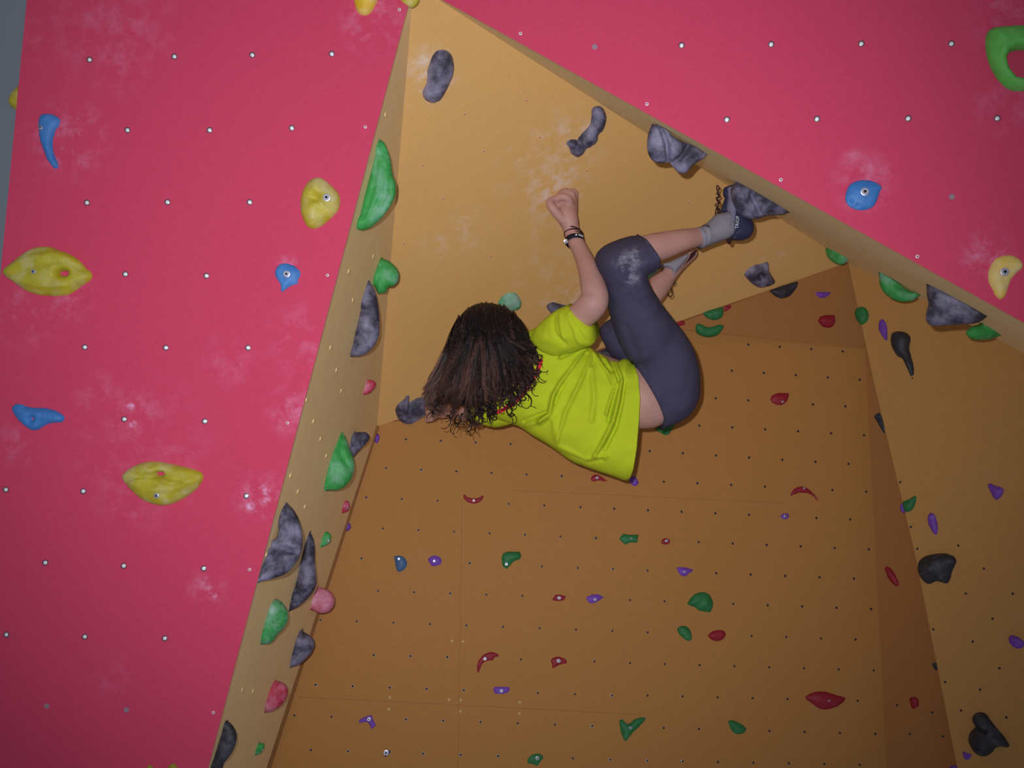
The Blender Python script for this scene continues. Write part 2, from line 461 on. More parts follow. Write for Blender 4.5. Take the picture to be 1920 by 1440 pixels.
_mesh_cache = {}
def round_bit(name, key, prof, axis, pos, parent, mats, fmat, segs=12):
    k = (key, tuple(round(c, 3) for c in axis))
    if k in _mesh_cache:
        o = bpy.data.objects.new(name, _mesh_cache[k]); C.objects.link(o); o.parent = parent; o.location = pos - world_loc(parent)
        return o
    o = lathe(name, prof, axis, pos, segs, mats, parent, fmat)
    _mesh_cache[k] = o.data
    return o
def insert_bright(pos, n, parent, s=1.):
    # threaded insert: dark countersunk ring with a zinc barrel end, its flash glint painted near-white
    return round_bit('threaded_insert', 'bright%.1f' % s, [(.0088 * s, -.0005), (.0086 * s, .0012), (.0064 * s, .0016), (.0058 * s, .0006), (.0052 * s, .0008), (.0040 * s, .0018), (0, .0024)], n, pos, parent,
              [M_insert, M_glint, M_hole], [0, 0, 2, 1, 1, 1])
def insert_dark(pos, n, parent, s=.68):
    return round_bit('threaded_insert', 'dark%.1f' % s, [(.0070 * s, -.0005), (.0068 * s, .0008), (.0048 * s, .001), (.0044 * s, .0002), (0, .0001)], n, pos, parent, [M_insert, M_steel, M_hole], [0, 0, 2, 2])
def insert_ring(pos, n, parent, s=.82):
    return round_bit('threaded_insert', 'ring%.1f' % s, [(.0072 * s, -.0005), (.0066 * s, .0014), (.0050 * s, .002), (.0034 * s, .0006), (0, .0003)], n, pos, parent, [M_steel, M_hole], [0, 0, 1, 1])
def screw(pos, n, parent, mat, r=.0062):
    return round_bit('screw', 'screw%s%.4f' % (mat.name, r), [(r, -.0005), (r * .95, .0012), (r * .4, .0018), (r * .32, .0006), (0, .0005)], n, pos, parent, [mat, M_hole], [0, 0, 1, 1])
def plug(pos, n, parent, r=.0080):
    return round_bit('hole_plug', 'plug%.4f' % r, [(r, -.0005), (r * .95, .0012), (r * .7, .0016), (0, .0018)], n, pos, parent, [M_cap], [0, 0, 0])
def bolt_head(pos, n, parent, r=.009, mats=None, washer=True):
    pr = [(r * 1.3, -.006), (r * 1.3, .0012), (r * 1.02, .0016), (r, .004), (r * .9, .0052), (r * .52, .0052), (r * .45, .002), (0, .002)]
    return round_bit('bolt', 'bolt%.4f' % r, pr, n, pos, parent, [M_bolt, M_hole], [0, 0, 0, 0, 0, 1, 1], 14)

# inserts on the red panels
wl = wall_left
for x, y in [(168, 112), (327, 106), (473, 103), (622, 101), (239, 244), (393, 244), (547, 240), (163, 380), (314, 379), (468, 379), (235, 514), (387, 517),
             (159, 651), (311, 652), (465, 652), (233, 786), (384, 790), (11, 918), (156, 921), (462, 930), (85, 1055), (232, 1061), (382, 1066),
             (12, 1190), (159, 1194), (309, 1197)]:
    insert_bright(redL.p(x, y), redL.n, wl, 1.0)
for x, y in [(88, 1324), (237, 1331)]: plug(redL.p(x, y), redL.n, wl)
for x, y in [(685, 238), (614, 516), (749, 18), (539, 793), (468, 1068), (400, 1336)]: screw(redL.p(x, y), redL.n, wl, M_screw, .0048)
for x, y in [(1278, 85), (1446, 83), (1615, 82), (1784, 82), (1363, 224), (1532, 223), (1703, 222), (1870, 222)]:
    insert_bright(redR.p(x, y), redR.n, wall_right, 1.0)
for x, y in [(1115, 88), (1785, 369)]: plug(redR.p(x, y), redR.n, wall_right)
for x, y in [(1213, 195), (1464, 337), (1720, 481), (976, 63)]: screw(redR.p(x, y), redR.n, wall_right, M_screw, .0052)

# staggered rows of inserts on the back wall: first, last, how many
rows_ = [((761, 824), (957, 833), 4), ((724, 878), (1053, 893), 6), ((687, 933), (1020, 948), 6), ((718, 991), (1117, 1009), 7), ((678, 1047), (1083, 1065), 7),
 ((709, 1108), (1114, 1122), 7), ((601, 1162), (1148, 1183), 9), ((701, 1228), (1114, 1240), 7), ((592, 1284), (1147, 1304), 9), ((552, 1341), (1110, 1361), 9), ((583, 1406), (1144, 1424), 9),
 ((1403, 646), (1580, 659), 4), ((1372, 695), (1612, 712), 5), ((1342, 747), (1585, 762), 5), ((1311, 798), (1620, 816), 6), ((1218, 846), (1591, 870), 7),
 ((1181, 900), (1624, 922), 8), ((1088, 951), (1594, 974), 9), ((1182, 1011), (1629, 1030), 8), ((1149, 1067), (1601, 1085), 8), ((1181, 1125), (1633, 1142), 8),
 ((1214, 1186), (1604, 1199), 7), ((1181, 1243), (1638, 1257), 8), ((1214, 1304), (1608, 1314), 7), ((1178, 1363), (1641, 1376), 8), ((1213, 1426), (1612, 1434), 7)]
back_pts = []
for (a, b, n) in rows_:
    for i in range(n):
        t = i / (n - 1.); back_pts.append((lerp(a[0], b[0], t), lerp(a[1], b[1], t)))

# ---------------------------------------------------------------- climbing holds
z11 = px(0, 0); z12 = px(480, 0); z13 = px(960, 0); z14 = px(1440, 0)
z21 = px(0, 360); z22 = px(480, 360); z23 = px(960, 360); z24 = px(1440, 360)
z31 = px(0, 720); z32 = px(480, 720); z33 = px(960, 720); z34 = px(1440, 720)
z41 = px(0, 1080); z42 = px(480, 1080); z43 = px(960, 1080); z44 = px(1440, 1080)
zz = px(0, 0, 1.)
def ell(cx, cy, rx, ry, n=14): return [(cx + rx * math.cos(2 * math.pi * i / n), cy + ry * math.sin(2 * math.pi * i / n)) for i in range(n)]
hold_centres = []
NUM = [0]
GROUPS = {id(redL): 'holds on the left red wall', id(redR): 'holds on the right red wall', id(roof): 'holds on the yellow overhang', id(corner): 'holds under the overhang edge',
          id(sideR): 'holds on the right side wall', id(jut): 'holds on the narrow recess', id(back): 'holds on the back wall', id(stripL): 'holds on the left cheek panel', id(stripR): 'holds along the slanting lip'}
def finish(b, label, color, group, bolts, boltr):
    me = b.mesh('climbing_hold')
    o = tag(link('climbing_hold', me, None, [HM[color] if isinstance(color, str) else color], b.c3), label, 'climbing hold', group)
    for (x, y) in bolts:
        bolt_head(b.top(x, y) + b.n * .0008, b.n, o, boltr)
    return o
def face(label, color, surf, poly, k=.62, bolt=None, boltr=.0078, group=None, **kw):
    """a hold bolted flat on a wall that faces the camera"""
    NUM[0] += 1
    n = surf.n
    cx, cy = np.array(poly).mean(0); hold_centres.append(poly)
    b = Blob(poly, surf, 1., seed=NUM[0] * 3.1, power=kw.pop('power', 1.9), res=kw.pop('res', 18), **kw)
    b.hf = k * b.R * b.mpp
    return finish(b, label, color, GROUPS[id(surf)], [bolt] if bolt else [], boltr)
def prof_hold(label, color, strip, poly, e0, e1, k=.6, bolt=None, group=None, boltr=.0078, inset=(0, 0), **kw):
    """a hold bolted on a wall seen edge-on, its flat back along e0-e1"""
    NUM[0] += 1
    E0, E1 = strip.p(*e0), strip.p(*e1)
    m = ((e0[0] + e1[0]) / 2, (e0[1] + e1[1]) / 2)
    ns = strip.nrm(*m)
    al = (E1 - E0).normalized(); ns = (ns - al * ns.dot(al)).normalized()
    wn = al.cross(ns).normalized()
    if wn.dot(CAM - E0) < 0: wn = -wn
    pln = Plane.raw((E0 + E1) / 2 , wn)
    b = Blob(poly, pln, 1., 1., opens=[(e0, e1)], seed=NUM[0] * 3.1, power=2., res=kw.pop('res', 20), **kw)
    k = min(k, .6); b.hf = k * b.R * b.mpp; b.hb = b.hf * .9
    return finish(b, label, color, GROUPS[id(strip)], [bolt] if bolt else [], boltr)

# --- left red panel
face('blue curved tusk hold with shiny bolt near upper left corner of red wall', 'blue', redL,
     z11(320,845,390,848,445,875,465,905,450,945,420,985,405,1040,400,1100,415,1170,450,1240,440,1268,400,1270,375,1240,340,1180,310,1100,285,1010,278,930,290,870), bolt=(81, 242), boltr=.005, k=.7)
face('large ribbed yellow lemon shaped hold at left edge of red wall', 'yellow', redL,
     z21(5,595,70,540,150,470,220,425,300,405,380,405,445,435,530,460,600,510,650,570,690,600,703,640,680,670,620,705,560,755,500,780,400,788,280,778,180,740,100,680,40,640),
     bolt=(74, 512), boltr=.005, holes=[ell(122, 513, 9, 4.5)], k=.5, nz=.08, res=34,
     ridges=[([(10, 505), (60, 485), (110, 478), (150, 495)], 4, .006), ([(20, 520), (70, 500), (130, 490), (165, 512)], 3.5, -.005), ([(25, 525), (80, 538), (130, 535), (160, 522)], 4, .006), ([(40, 535), (90, 548), (140, 545)], 3, -.004), ([(60, 475), (95, 468), (120, 472)], 3, -.005)])
face('small blue pointed hold with large bolt in middle of red wall', 'blue', redL,
     z22(135,590,160,545,210,528,270,540,310,565,342,600,335,640,318,665,322,690,270,705,230,730,195,760,180,735,182,700,160,665,140,635), bolt=(540, 515), boltr=.0075, k=.6)
face('chalky yellow rounded hold with bolt beside the large green hold', 'cream', redL,
     zz(593,331,605,333,620,345,635,360,640,375,636,395,620,412,600,428,585,431,573,424,563,400,562,380,566,358,578,338), bolt=(617, 375), boltr=.0085, k=.7, res=26,
     dents=[(592, 371, 9, .012), (600, 372, 8, .010)], ridges=[([(570, 368), (600, 378), (612, 392)], 3, -.006)])
face('blue wavy kidney shaped hold low at left edge of red wall', 'blue', redL,
     z31(85,175,105,148,150,142,200,165,270,175,350,175,420,195,475,225,493,255,475,290,430,295,370,300,330,320,290,350,240,355,190,325,130,270,90,215), k=.7, dents=[(62, 785, 6, .02)], res=26)
face('yellow eye shaped hold with chalky slot in lower red wall', 'yellow', redL,
     z31(903,685,960,635,1050,590,1130,575,1220,580,1300,600,1420,625,1500,650,1533,680,1525,730,1480,790,1420,840,1340,885,1260,915,1190,915,1110,895,1040,855,980,800,930,740),
     bolt=(301, 927), boltr=.006, holes=[ell(302, 888, 7, 3)], k=.6, res=34,
     ridges=[([(238, 900), (262, 893), (280, 890), (300, 894), (320, 903), (345, 904)], 3, -.014), ([(262, 872), (285, 880), (315, 876), (360, 884)], 4, .006), ([(250, 905), (275, 915), (330, 915), (370, 900)], 5, .005)])
face('yellow hold cut off by top of photo on left red wall', 'gold', redL, zz(662,-22,662,-5,664,10,670,25,682,31,695,28,708,5,712,-15,700,-35,675,-38), k=.7)
face('pale chalky yellow hold at the top corner where red walls meet', 'cream', redL, zz(738,-22,750,2,765,13,775,14,785,5,788,-10,780,-28,755,-34), k=.6)
face('olive green two lobed hold at bottom edge of red wall', 'olive', redL, zz(271,1448,276,1434,282,1432,290,1440,312,1440,318,1432,325,1429,333,1434,337,1448,330,1465,300,1475,275,1465), k=.6)
# hold on the tower's left return
rp = Plane([(20, 185, dA + .1), (30, 100, dA + .1), (0, 185, dA + .1)])
bb_ = Blob(zz(17,190,21,178,27,170,36,163,42,175,40,207,32,208,25,203,19,198), rp, .03, .03, opens=[((36, 163), (42, 175)), ((42, 175), (40, 207)), ((40, 207), (32, 208))], seed=5)
finish(bb_, 'pale yellow hold peeking out behind left edge of red wall', 'cream', None, [], .005)
# --- right red panel
face('large lime green ring shaped hold at top right corner', 'lime', redR,
     z14(1625,300,1640,240,1680,205,1760,195,1860,190,1960,186,2060,190,2130,215,2170,280,2170,380,2130,480,2070,580,2000,650,1920,690,1830,688,1770,655,1710,590,1660,500,1630,400),
     holes=[z14(1780,450,1800,400,1850,380,1920,378,1990,390,2020,440,1990,530,1930,595,1850,580,1800,520)], k=.75, nz=.05, res=34)
face('blue fin shaped hold with bolt and two round dimples on right red wall', 'blue', redR,
     zz(1583,375,1585,360,1592,345,1608,337,1628,336,1645,342,1655,350,1650,362,1645,378,1637,390,1622,396,1605,395,1590,388), bolt=(1619, 362), boltr=.0085, k=.55, res=30,
     dents=[(1595, 379, 4, .012), (1607, 386, 3, .009)])
face('yellow comma shaped hold with bolt at right edge of photo', 'gold', redR,
     z24(1640,625,1655,560,1690,505,1750,472,1820,465,1880,490,1918,530,1918,575,1880,600,1840,640,1815,690,1800,745,1775,800,1745,815,1710,800,1680,740,1650,690), bolt=(1880, 511), boltr=.0085, k=.6)
# --- sloping roof of the cave
face('black peanut shaped hold at top of the yellow overhang', 'black', roof,
     z12(1390,365,1440,375,1478,420,1495,500,1480,580,1450,650,1420,710,1390,755,1340,778,1280,768,1245,720,1243,680,1270,640,1280,590,1280,530,1300,470,1315,420,1345,380), k=.75, nz=.15)
face('black bent sausage shaped hold above the raised fist', 'black', roof,
     z13(590,820,610,795,650,788,690,805,712,860,712,920,690,980,655,1010,640,1060,600,1100,550,1120,540,1150,510,1185,470,1180,435,1150,425,1110,403,1080,415,1050,450,1040,490,1045,510,1010,550,970,585,930,590,880), k=.9, nz=.18)
face('pale chalky green hold just above the head of the climber', 'chalkgreen', roof, zz(932,568,940,555,950,549,962,547,972,552,979,565,977,577,965,583,950,582,938,578), k=.7)
face('charcoal hold partly hidden behind the yellow sleeve', 'black', roof, zz(1022,577,1027,569,1036,565,1050,569,1075,575,1085,590,1060,605,1040,600,1034,592,1030,585), k=.7)
face('charcoal horned hold held by the lower hand beside the hair', 'black', roof,
     zz(740,768,744,758,752,752,758,748,762,741,768,741,768,753,775,750,782,745,800,744,815,750,818,768,800,776,785,786,770,795,755,794,744,784), k=.75, res=26, dents=[(756, 774, 4, .02)], ridges=[([(768, 752), (766, 765), (772, 780)], 4, -.012)])
face('charcoal pointed star shaped hold right of the feet', 'black', roof, zz(1394,515,1403,503,1415,496,1428,494,1440,489,1441,505,1448,517,1454,527,1446,533,1432,537,1420,539,1406,530), k=.8, dents=[(1421, 511, 5, .02)], res=24)
face('small green hold glimpsed between the calves of the climber', 'chalkgreen', roof, zz(1200,500,1222,496,1236,505,1228,525,1212,530,1202,520), k=.4)
face('green hold gripped under the raised fist', 'green', roof, zz(1060,358,1070,351,1080,353,1081,362,1074,370,1062,372,1056,366), k=.3)
# --- under the roof edge and the dark corner panel
face('black half moon hold just under the overhang edge', 'dark', corner, z24(0,738,110,700,230,662,228,700,200,750,160,790,100,805,50,785), k=.8)
face('tiny glossy red hold right of the climber thigh under overhang edge', 'dred', corner, zz(1264,604,1272,600,1284,601,1286,608,1278,612,1266,611), k=.8)
face('green hold tucked against the overhang edge beside a red one', 'dgreen', corner, z23(1420,905,1500,870,1590,860,1590,920,1570,950,1520,968,1460,950), k=.8)
face('small dark red hold touching the green one under the overhang', 'dred', corner, z23(1585,855,1640,842,1650,865,1620,890,1590,905), k=.7)
face('green kidney bean shaped hold below the overhang edge', 'dgreen', corner, z23(1370,1010,1385,985,1420,985,1460,1010,1500,1010,1550,988,1590,995,1595,1015,1570,1055,1520,1085,1460,1092,1400,1070,1375,1040), k=.8)
face('small flat purple hold near the top inner corner of the cave', 'purple', corner, z24(345,750,400,745,480,748,470,770,420,800,375,795), k=.7)
face('rounded dark red hold on the shaded panel at top corner', 'dred', corner, z24(370,965,390,930,440,920,500,920,510,970,490,1010,450,1025,400,1010), k=.8)
# --- right side wall
face('round green hold at the top left of the right side wall', 'dgreen', sideR, z24(645,905,660,870,700,855,740,870,762,920,750,970,710,1000,680,985,655,945), k=.8)
face('slim purple leaf shaped hold left of the black comma hold', 'purple', sideR, z24(822,1000,835,960,855,945,885,970,900,1020,900,1110,885,1122,850,1080,828,1040), k=.8)
face('black comma shaped hold with long pointed tail on side wall', 'dark', sideR,
     z24(915,1090,930,1050,980,1038,1040,1050,1075,1085,1070,1130,1060,1170,1080,1240,1098,1310,1098,1370,1085,1412,1060,1370,1030,1300,1005,1250,970,1240,935,1190,918,1140), k=.85)
face('big black three lobed hold at the edge of right side wall', 'dark', sideR, z34(1115,1370,1130,1320,1180,1285,1250,1270,1330,1265,1400,1290,1422,1330,1400,1370,1380,1420,1370,1470,1345,1505,1300,1490,1260,1480,1210,1508,1170,1490,1130,1440), k=.75)
face('green angular hold overlapping a little purple one on side wall', 'dgreen', sideR, z34(1005,880,1050,865,1110,828,1118,870,1100,920,1085,950,1035,968,1008,930), k=.7)
face('little purple hold hidden under the angular green hold', 'purple', sideR, z34(985,910,1003,897,1015,920,1022,960,1018,970,992,952), k=.4)
face('narrow pale purple seed shaped hold above the big black hold', 'purple', sideR, z34(1190,1010,1200,970,1225,960,1255,975,1272,1030,1280,1090,1270,1140,1240,1130,1205,1070), k=.8)
face('purple heart shaped hold near right edge of photo', 'purple', sideR, z34(1640,755,1670,738,1700,760,1740,765,1775,790,1760,840,1720,875,1690,860,1665,810), k=.8)
face('purple oval hold cut by the right edge of photo', 'purple', sideR, z44(1798,470,1815,440,1860,445,1920,480,1930,520,1900,550,1850,545,1810,510), k=.8)
face('large black snail shaped hold in bottom right corner', 'dark', sideR, z44(1525,1080,1540,1035,1590,1015,1640,1030,1670,1080,1720,1140,1780,1210,1815,1270,1800,1290,1740,1280,1705,1290,1690,1320,1640,1355,1580,1355,1530,1310,1500,1240,1505,1180,1550,1130),
     k=.75, res=30, ridges=[([(1822, 1363), (1835, 1362), (1852, 1372)], 3, -.02)])
face('small purple claw hold beside the black snail shaped hold', 'purple', sideR, z44(1455,1312,1500,1325,1535,1335,1520,1370,1490,1388,1460,1360), k=.8)
face('purple hold cut by bottom edge of photo at right', 'purple', sideR, z44(1345,1445,1380,1418,1415,1425,1425,1450,1380,1480,1350,1465), k=.8)
# --- recess panel between back wall and side wall
face('slim black wedge hold half hidden behind the side wall edge', 'dark', jut, zz(1637,781,1642,774,1650,772,1657,785,1663,822,1655,812,1645,795), k=.5)
face('dark red slanted oval hold on the narrow shaded recess', 'dred', jut, z34(870,1380,890,1363,920,1375,960,1430,985,1490,985,1515,960,1520,920,1490,890,1440), k=.9)
face('small dark red tooth shaped hold low on the narrow recess', 'dred', jut, z44(1057,915,1080,905,1120,908,1135,935,1130,985,1110,985,1088,1005,1072,980,1062,945), k=.9)
face('tiny black hold peeking from behind the side wall edge', 'dark', jut, zz(1745,1246,1750,1240,1760,1243,1764,1258,1752,1259), k=.5)
# --- back wall
BG = None
face('dark red almond hold with shiny bolt high on back wall', 'dred', back, z34(12,110,30,80,80,62,160,68,158,100,140,140,100,165,60,160,25,140), bolt=(1466, 754), boltr=.0040)
face('dark red arched moustache hold upper right of back wall', 'dred', back, z34(150,858,165,815,200,775,250,762,300,775,345,820,375,860,387,893,370,885,330,840,290,820,230,820,190,835,165,852), bolt=(1506, 916), boltr=.0035, k=.9)
face('small purple nugget hold below the red arched hold', 'purple', back, z34(85,990,110,970,150,965,162,985,160,1005,125,1020,100,1010), bolt=(1471, 968), boltr=.0045)
face('dark red oval hold right of the small green oval hold', 'dred', back, z43(1463,450,1490,415,1540,400,1590,405,1610,435,1595,470,1550,493,1500,487), k=.7)
face('small green oval hold left of the dark red oval hold', 'dgreen', back, z43(1233,400,1255,375,1300,370,1330,390,1350,430,1350,480,1325,493,1290,475,1250,440), k=.8)
face('green fan shaped hold above the red and green ovals', 'dgreen', back, z43(1308,210,1330,170,1370,130,1430,113,1480,130,1510,180,1512,230,1490,282,1450,270,1400,265,1370,235,1330,225), k=.6)
face('small dark red lozenge hold left of the purple almond hold', 'dred', back, z43(296,178,320,138,360,135,413,150,395,185,355,192,310,190), bolt=(1048, 1121), boltr=.0052)
face('purple almond hold right of the small red lozenge hold', 'purple', back, z43(547,160,590,135,650,130,697,160,650,195,600,213,565,200), bolt=(1115, 1124), boltr=.0045, k=.5)
face('dark red cap shaped hold with a downward point on back wall', 'dred', back, z43(283,630,310,605,350,597,400,615,417,635,415,660,370,665,330,685,300,702,295,660), bolt=(1047, 1239), boltr=.0055, k=.5)
face('green V shaped hold low in the middle of back wall', 'dgreen', back, z43(800,1080,830,1068,855,1100,880,1105,920,1065,990,1053,1012,1068,990,1100,950,1140,910,1175,880,1215,852,1253,825,1210,805,1140), bolt=(1181, 1364), boltr=.004, k=.7)
face('green slanted bean hold low at right of back wall', 'dgreen', back, z43(1615,1090,1630,1075,1680,1085,1730,1110,1762,1145,1745,1180,1700,1192,1660,1180,1635,1145), k=.7)
face('green cap hold with bolt at bottom edge of photo', 'dgreen', back, z43(108,1385,125,1350,180,1323,230,1335,243,1365,215,1395,205,1420,185,1430,160,1415,115,1410), bolt=(1007, 1421), boltr=.0055, k=.5)
face('large dark red lips shaped hold low on back wall', 'dred', back, z44(262,912,310,875,380,858,450,865,520,890,600,910,560,960,500,995,420,1013,370,995,310,950), k=.5, bolt=(1551, 1313), boltr=.003)
face('dark red hooked claw hold with bolt left of centre', 'dred', back, z42(1650,680,1665,630,1700,585,1760,562,1810,575,1833,600,1790,615,1785,640,1735,640,1700,660,1685,700,1672,740,1655,725), bolt=(909, 1235), boltr=.005, k=.6)
face('purple rounded rectangle hold below the red hooked claw', 'purple', back, z42(1773,850,1785,828,1850,825,1905,828,1910,855,1890,880,1830,892,1785,885), bolt=(940, 1295), boltr=.005, k=.6)
face('purple boomerang shaped hold at lower left of back wall', 'purple', back, z42(768,1075,830,1045,870,1037,885,1080,908,1120,862,1160,855,1125,835,1100,810,1100,770,1112), bolt=(692, 1348), boltr=.0058, k=.6)
face('tiny navy blue hold with bright square bolt at bottom', 'navy', back, z42(948,1320,970,1300,1010,1300,1018,1325,990,1350,970,1372,955,1350), bolt=(724, 1411), boltr=.0078, k=.5)
face('slate blue half round hold left of a purple one', 'teal', back, z32(1030,1290,1070,1280,1115,1295,1140,1340,1130,1380,1090,1410,1060,1412,1045,1380,1038,1330), bolt=(748, 1048), boltr=.004, k=.6)
face('purple rounded hold right of the slate blue one', 'purple', back, z32(1283,1315,1310,1285,1360,1282,1398,1310,1395,1350,1360,1370,1310,1368,1295,1340), bolt=(814, 1052), boltr=.004, k=.5)
face('green comma shaped hold below the head on back wall', 'dgreen', back, zz(939,1045,942,1037,952,1033,965,1034,975,1033,979,1042,975,1050,965,1052,958,1060,950,1068,941,1062), bolt=(949, 1058), boltr=.005, k=.6)
face('dark red smile shaped crescent hold under the hair', 'dred', back, z32(1548,845,1563,815,1580,840,1620,855,1670,850,1700,830,1712,815,1712,850,1690,885,1640,905,1590,893,1560,870), bolt=(888, 939), boltr=.004, k=.8)
face('dark red tadpole shaped hold under the shirt hem', 'dred', back, z33(585,710,600,680,640,672,670,690,727,730,700,737,650,725,610,738,590,725), bolt=(1119, 896), boltr=.0045, k=.6)
face('purple hold just beneath the lowest corner of the shirt', 'purple', back, z33(870,715,890,690,930,690,955,740,935,768,900,765), k=.7)
face('green ragged four cornered hold in middle of back wall', 'dgreen', back, z33(795,1160,835,1118,880,1128,955,1125,940,1195,890,1190,850,1210,820,1185), bolt=(1182, 1010), boltr=.003, k=.6)
face('tiny round dark red hold with bolt right of the ragged green one', 'dred', back, z33(1115,1180,1130,1155,1165,1150,1192,1175,1185,1200,1150,1210,1120,1200), bolt=(1249, 1014), boltr=.0045)
face('purple half cup hold with flat top on back wall', 'purple', back, z33(1230,1370,1300,1370,1362,1388,1355,1410,1325,1425,1310,1445,1270,1445,1240,1410), bolt=(1282, 1072), boltr=.004, k=.6)
face('green hold poking out below the hips of the climber', 'dgreen', back, z33(1060,335,1130,300,1225,290,1220,318,1200,348,1180,380,1150,390,1112,370,1085,352), k=.9)
face('small purple hold in the top left corner of back wall', 'purple', back, z32(885,405,910,368,930,385,927,420,910,447,890,440), k=1.5)
face('small purple hold halfway down beside the left cheek panel', 'purple', back, z32(664,1050,694,1033,716,1060,709,1092,684,1107,668,1095), k=1.5)
face('black hold glimpsed between shirt and left thigh', 'dark', back, zz(1102,656,1125,651,1150,655,1168,674,1140,672,1118,664), k=.6)
# --- left cheek, seen edge-on
SL = stripL
prof_hold('large ribbed green half leaf hold high on left cheek panel', 'green', SL, zz(713,262,722,268,732,295,735,325,743,345,741,370,730,390,715,410,698,425,680,433,671,430,677,390,690,340,700,300),
          (713, 262), (671, 430), res=40, it=1, ridges=[([(716, 270), (722, 320), (718, 370), (690, 425)], 2.5, -.008), ([(718, 270), (732, 320), (733, 365), (705, 415)], 2.5, -.008), ([(712, 290), (705, 350), (685, 415)], 2.5, -.006)])
prof_hold('green two lobed hold above the tall black fang hold', 'green', SL, z22(945,498,1000,515,1050,560,1075,610,1068,670,1030,710,990,712,975,755,915,765,885,700,905,620), (716, 484), (701, 535))
prof_hold('tall black fang hold in middle of left cheek panel', 'black', SL, z22(848,665,885,720,910,800,925,920,928,1050,905,1130,850,1200,780,1235,710,1238,715,1160,745,1040,780,900,815,780), (692, 526), (657.5, 669.5), nz=.2, res=26)
prof_hold('small rosy red hold below the tall black fang hold', 'red', SL, zz(690,713,698,712,705,717,703,727,695,736,687,740,682,740,684,728), (690, 713), (682, 740))
prof_hold('large chalky green teardrop hold beside a small charcoal one', 'green', SL, z32(650,365,680,410,700,480,735,560,740,640,715,720,660,780,600,802,518,800,545,700,580,580,620,440), (642.5, 811), (609.5, 920), k=.8, res=26,
          ridges=[([(645, 815), (642, 850), (652, 870), (663, 885)], 3, -.012)])
prof_hold('charcoal scallop shaped hold touching the green teardrop', 'black', SL, z32(735,365,790,358,835,365,855,395,845,430,800,475,760,520,735,553,725,540,716,510,712,460,725,400), (663, 811), (659, 850), nz=.2)
prof_hold('small rosy chalked hold near the cheek back edge', 'red', SL, z32(650,965,645,930,665,880,690,875,705,905,700,945,675,965), (646, 940), (642.5, 961), bolt=(653, 951), boltr=.003)
prof_hold('small green hold with bolt right of the black fangs', 'green', SL, z32(485,1228,490,1190,510,1120,535,1107,562,1125,563,1170,545,1200,510,1218), (610, 998), (601.5, 1027), bolt=(616, 1014), boltr=.004)
prof_hold('broad charcoal shark fin hold low on left cheek panel', 'black', SL, zz(539,944,550,954,560,972,567,998,568,1025,562,1045,552,1060,537,1076,510,1086,483,1092,486,1070,500,1030,512,1018,520,1005,527,975), (539, 944), (483, 1092), res=28, nz=.2, k=.7,
          ridges=[([(498, 1022), (520, 1028), (556, 1038)], 4, -.02)])
prof_hold('narrow charcoal fang hold right of the shark fin hold', 'black', SL, zz(581,996,588,1010,591,1030,590,1050,593,1080,594,1096,588,1110,575,1125,557,1140,543,1146,548,1125,556,1080,562,1045,570,1015), (581, 996), (543, 1146), nz=.2, k=.8, res=26)
prof_hold('green half disc hold whitened with chalk low on cheek', 'chalkgreen', SL, z42(148,170,185,185,225,230,245,290,235,350,200,405,160,440,130,490,90,515,40,512,60,440,90,330,130,210), (517, 1122.5), (490, 1208), k=.8)
prof_hold('rosy red half round hold overlapping the back wall gap', 'red', SL, z42(470,82,530,95,575,130,595,180,580,240,540,275,480,285,412,255,425,190,450,120), (597.5, 1100.5), (583, 1144), nz=.06)
prof_hold('charcoal cone shaped hold below the rosy half round hold', 'black', SL, z42(340,403,365,425,400,440,435,475,440,530,410,590,350,650,300,680,263,685,280,600,310,500), (565, 1181), (546, 1251), k=.8, nz=.2)
prof_hold('red melon slice hold dusted with chalk near the bottom', 'red', SL, z42(145,785,190,790,230,820,243,870,225,930,180,980,120,1020,70,1025,85,950,115,850), (516, 1276), (497.5, 1336))
prof_hold('tiny teal green hold at bottom of left cheek panel', 'green', SL, z42(20,1255,60,1255,65,1285,50,1320,20,1340,0,1340,5,1300), (485, 1394), (480, 1415), bolt=(493, 1405), boltr=.003)
prof_hold('long black blade hold cut by bottom edge beside red wall', 'dark', SL, z41(1700,1083,1740,1110,1775,1170,1778,1230,1750,1310,1710,1370,1680,1400,1665,1460,1585,1465,1610,1330,1650,1190), (425, 1351), (396, 1446), k=.8, res=26, nz=.2)
# --- right lip, seen edge-on
SR = stripR
prof_hold('large charcoal lumpy hold highest on the slanting lip', 'black', SR, z13(1050,930,1090,935,1160,985,1250,1045,1350,1095,1460,1155,1440,1190,1380,1220,1340,1260,1300,1305,1250,1300,1210,1260,1180,1215,1120,1225,1060,1215,1020,1160,1010,1080,1020,1000),
          (1232, 233), (1325, 289), res=32, nz=.22, nf=11, ridges=[([(1237, 240), (1246, 265), (1252, 305)], 4, -.02), ([(1260, 305), (1275, 290), (1290, 270)], 4, -.014)])
prof_hold('charcoal wedge hold on the lip that the toes hook behind', 'black', SR, px(1280, 320, 8.727)(870,180,1050,290,1300,430,1500,540,1735,680,1640,730,1500,730,1380,740,1250,790,1130,800,1040,780,920,700,850,600,800,480,780,330,810,240),
          (1379.7, 340.6), (1478.8, 398), res=32, nz=.14, k=.8, ridges=[([(1403, 365), (1412, 380), (1422, 398)], 3, -.018)])
prof_hold('small green half oval hold at the corner under the lip', 'green', SR, z24(430,435,460,420,510,445,600,500,580,535,540,548,490,530,445,490), (1550, 465), (1590, 485))
prof_hold('long chalky green half moon hold under the lip', 'green', SR, z24(832,598,900,640,980,690,1060,740,1142,772,1120,795,1080,820,1010,828,940,810,870,760,835,700), (1648, 509.5), (1725.5, 553), k=.8, res=26)
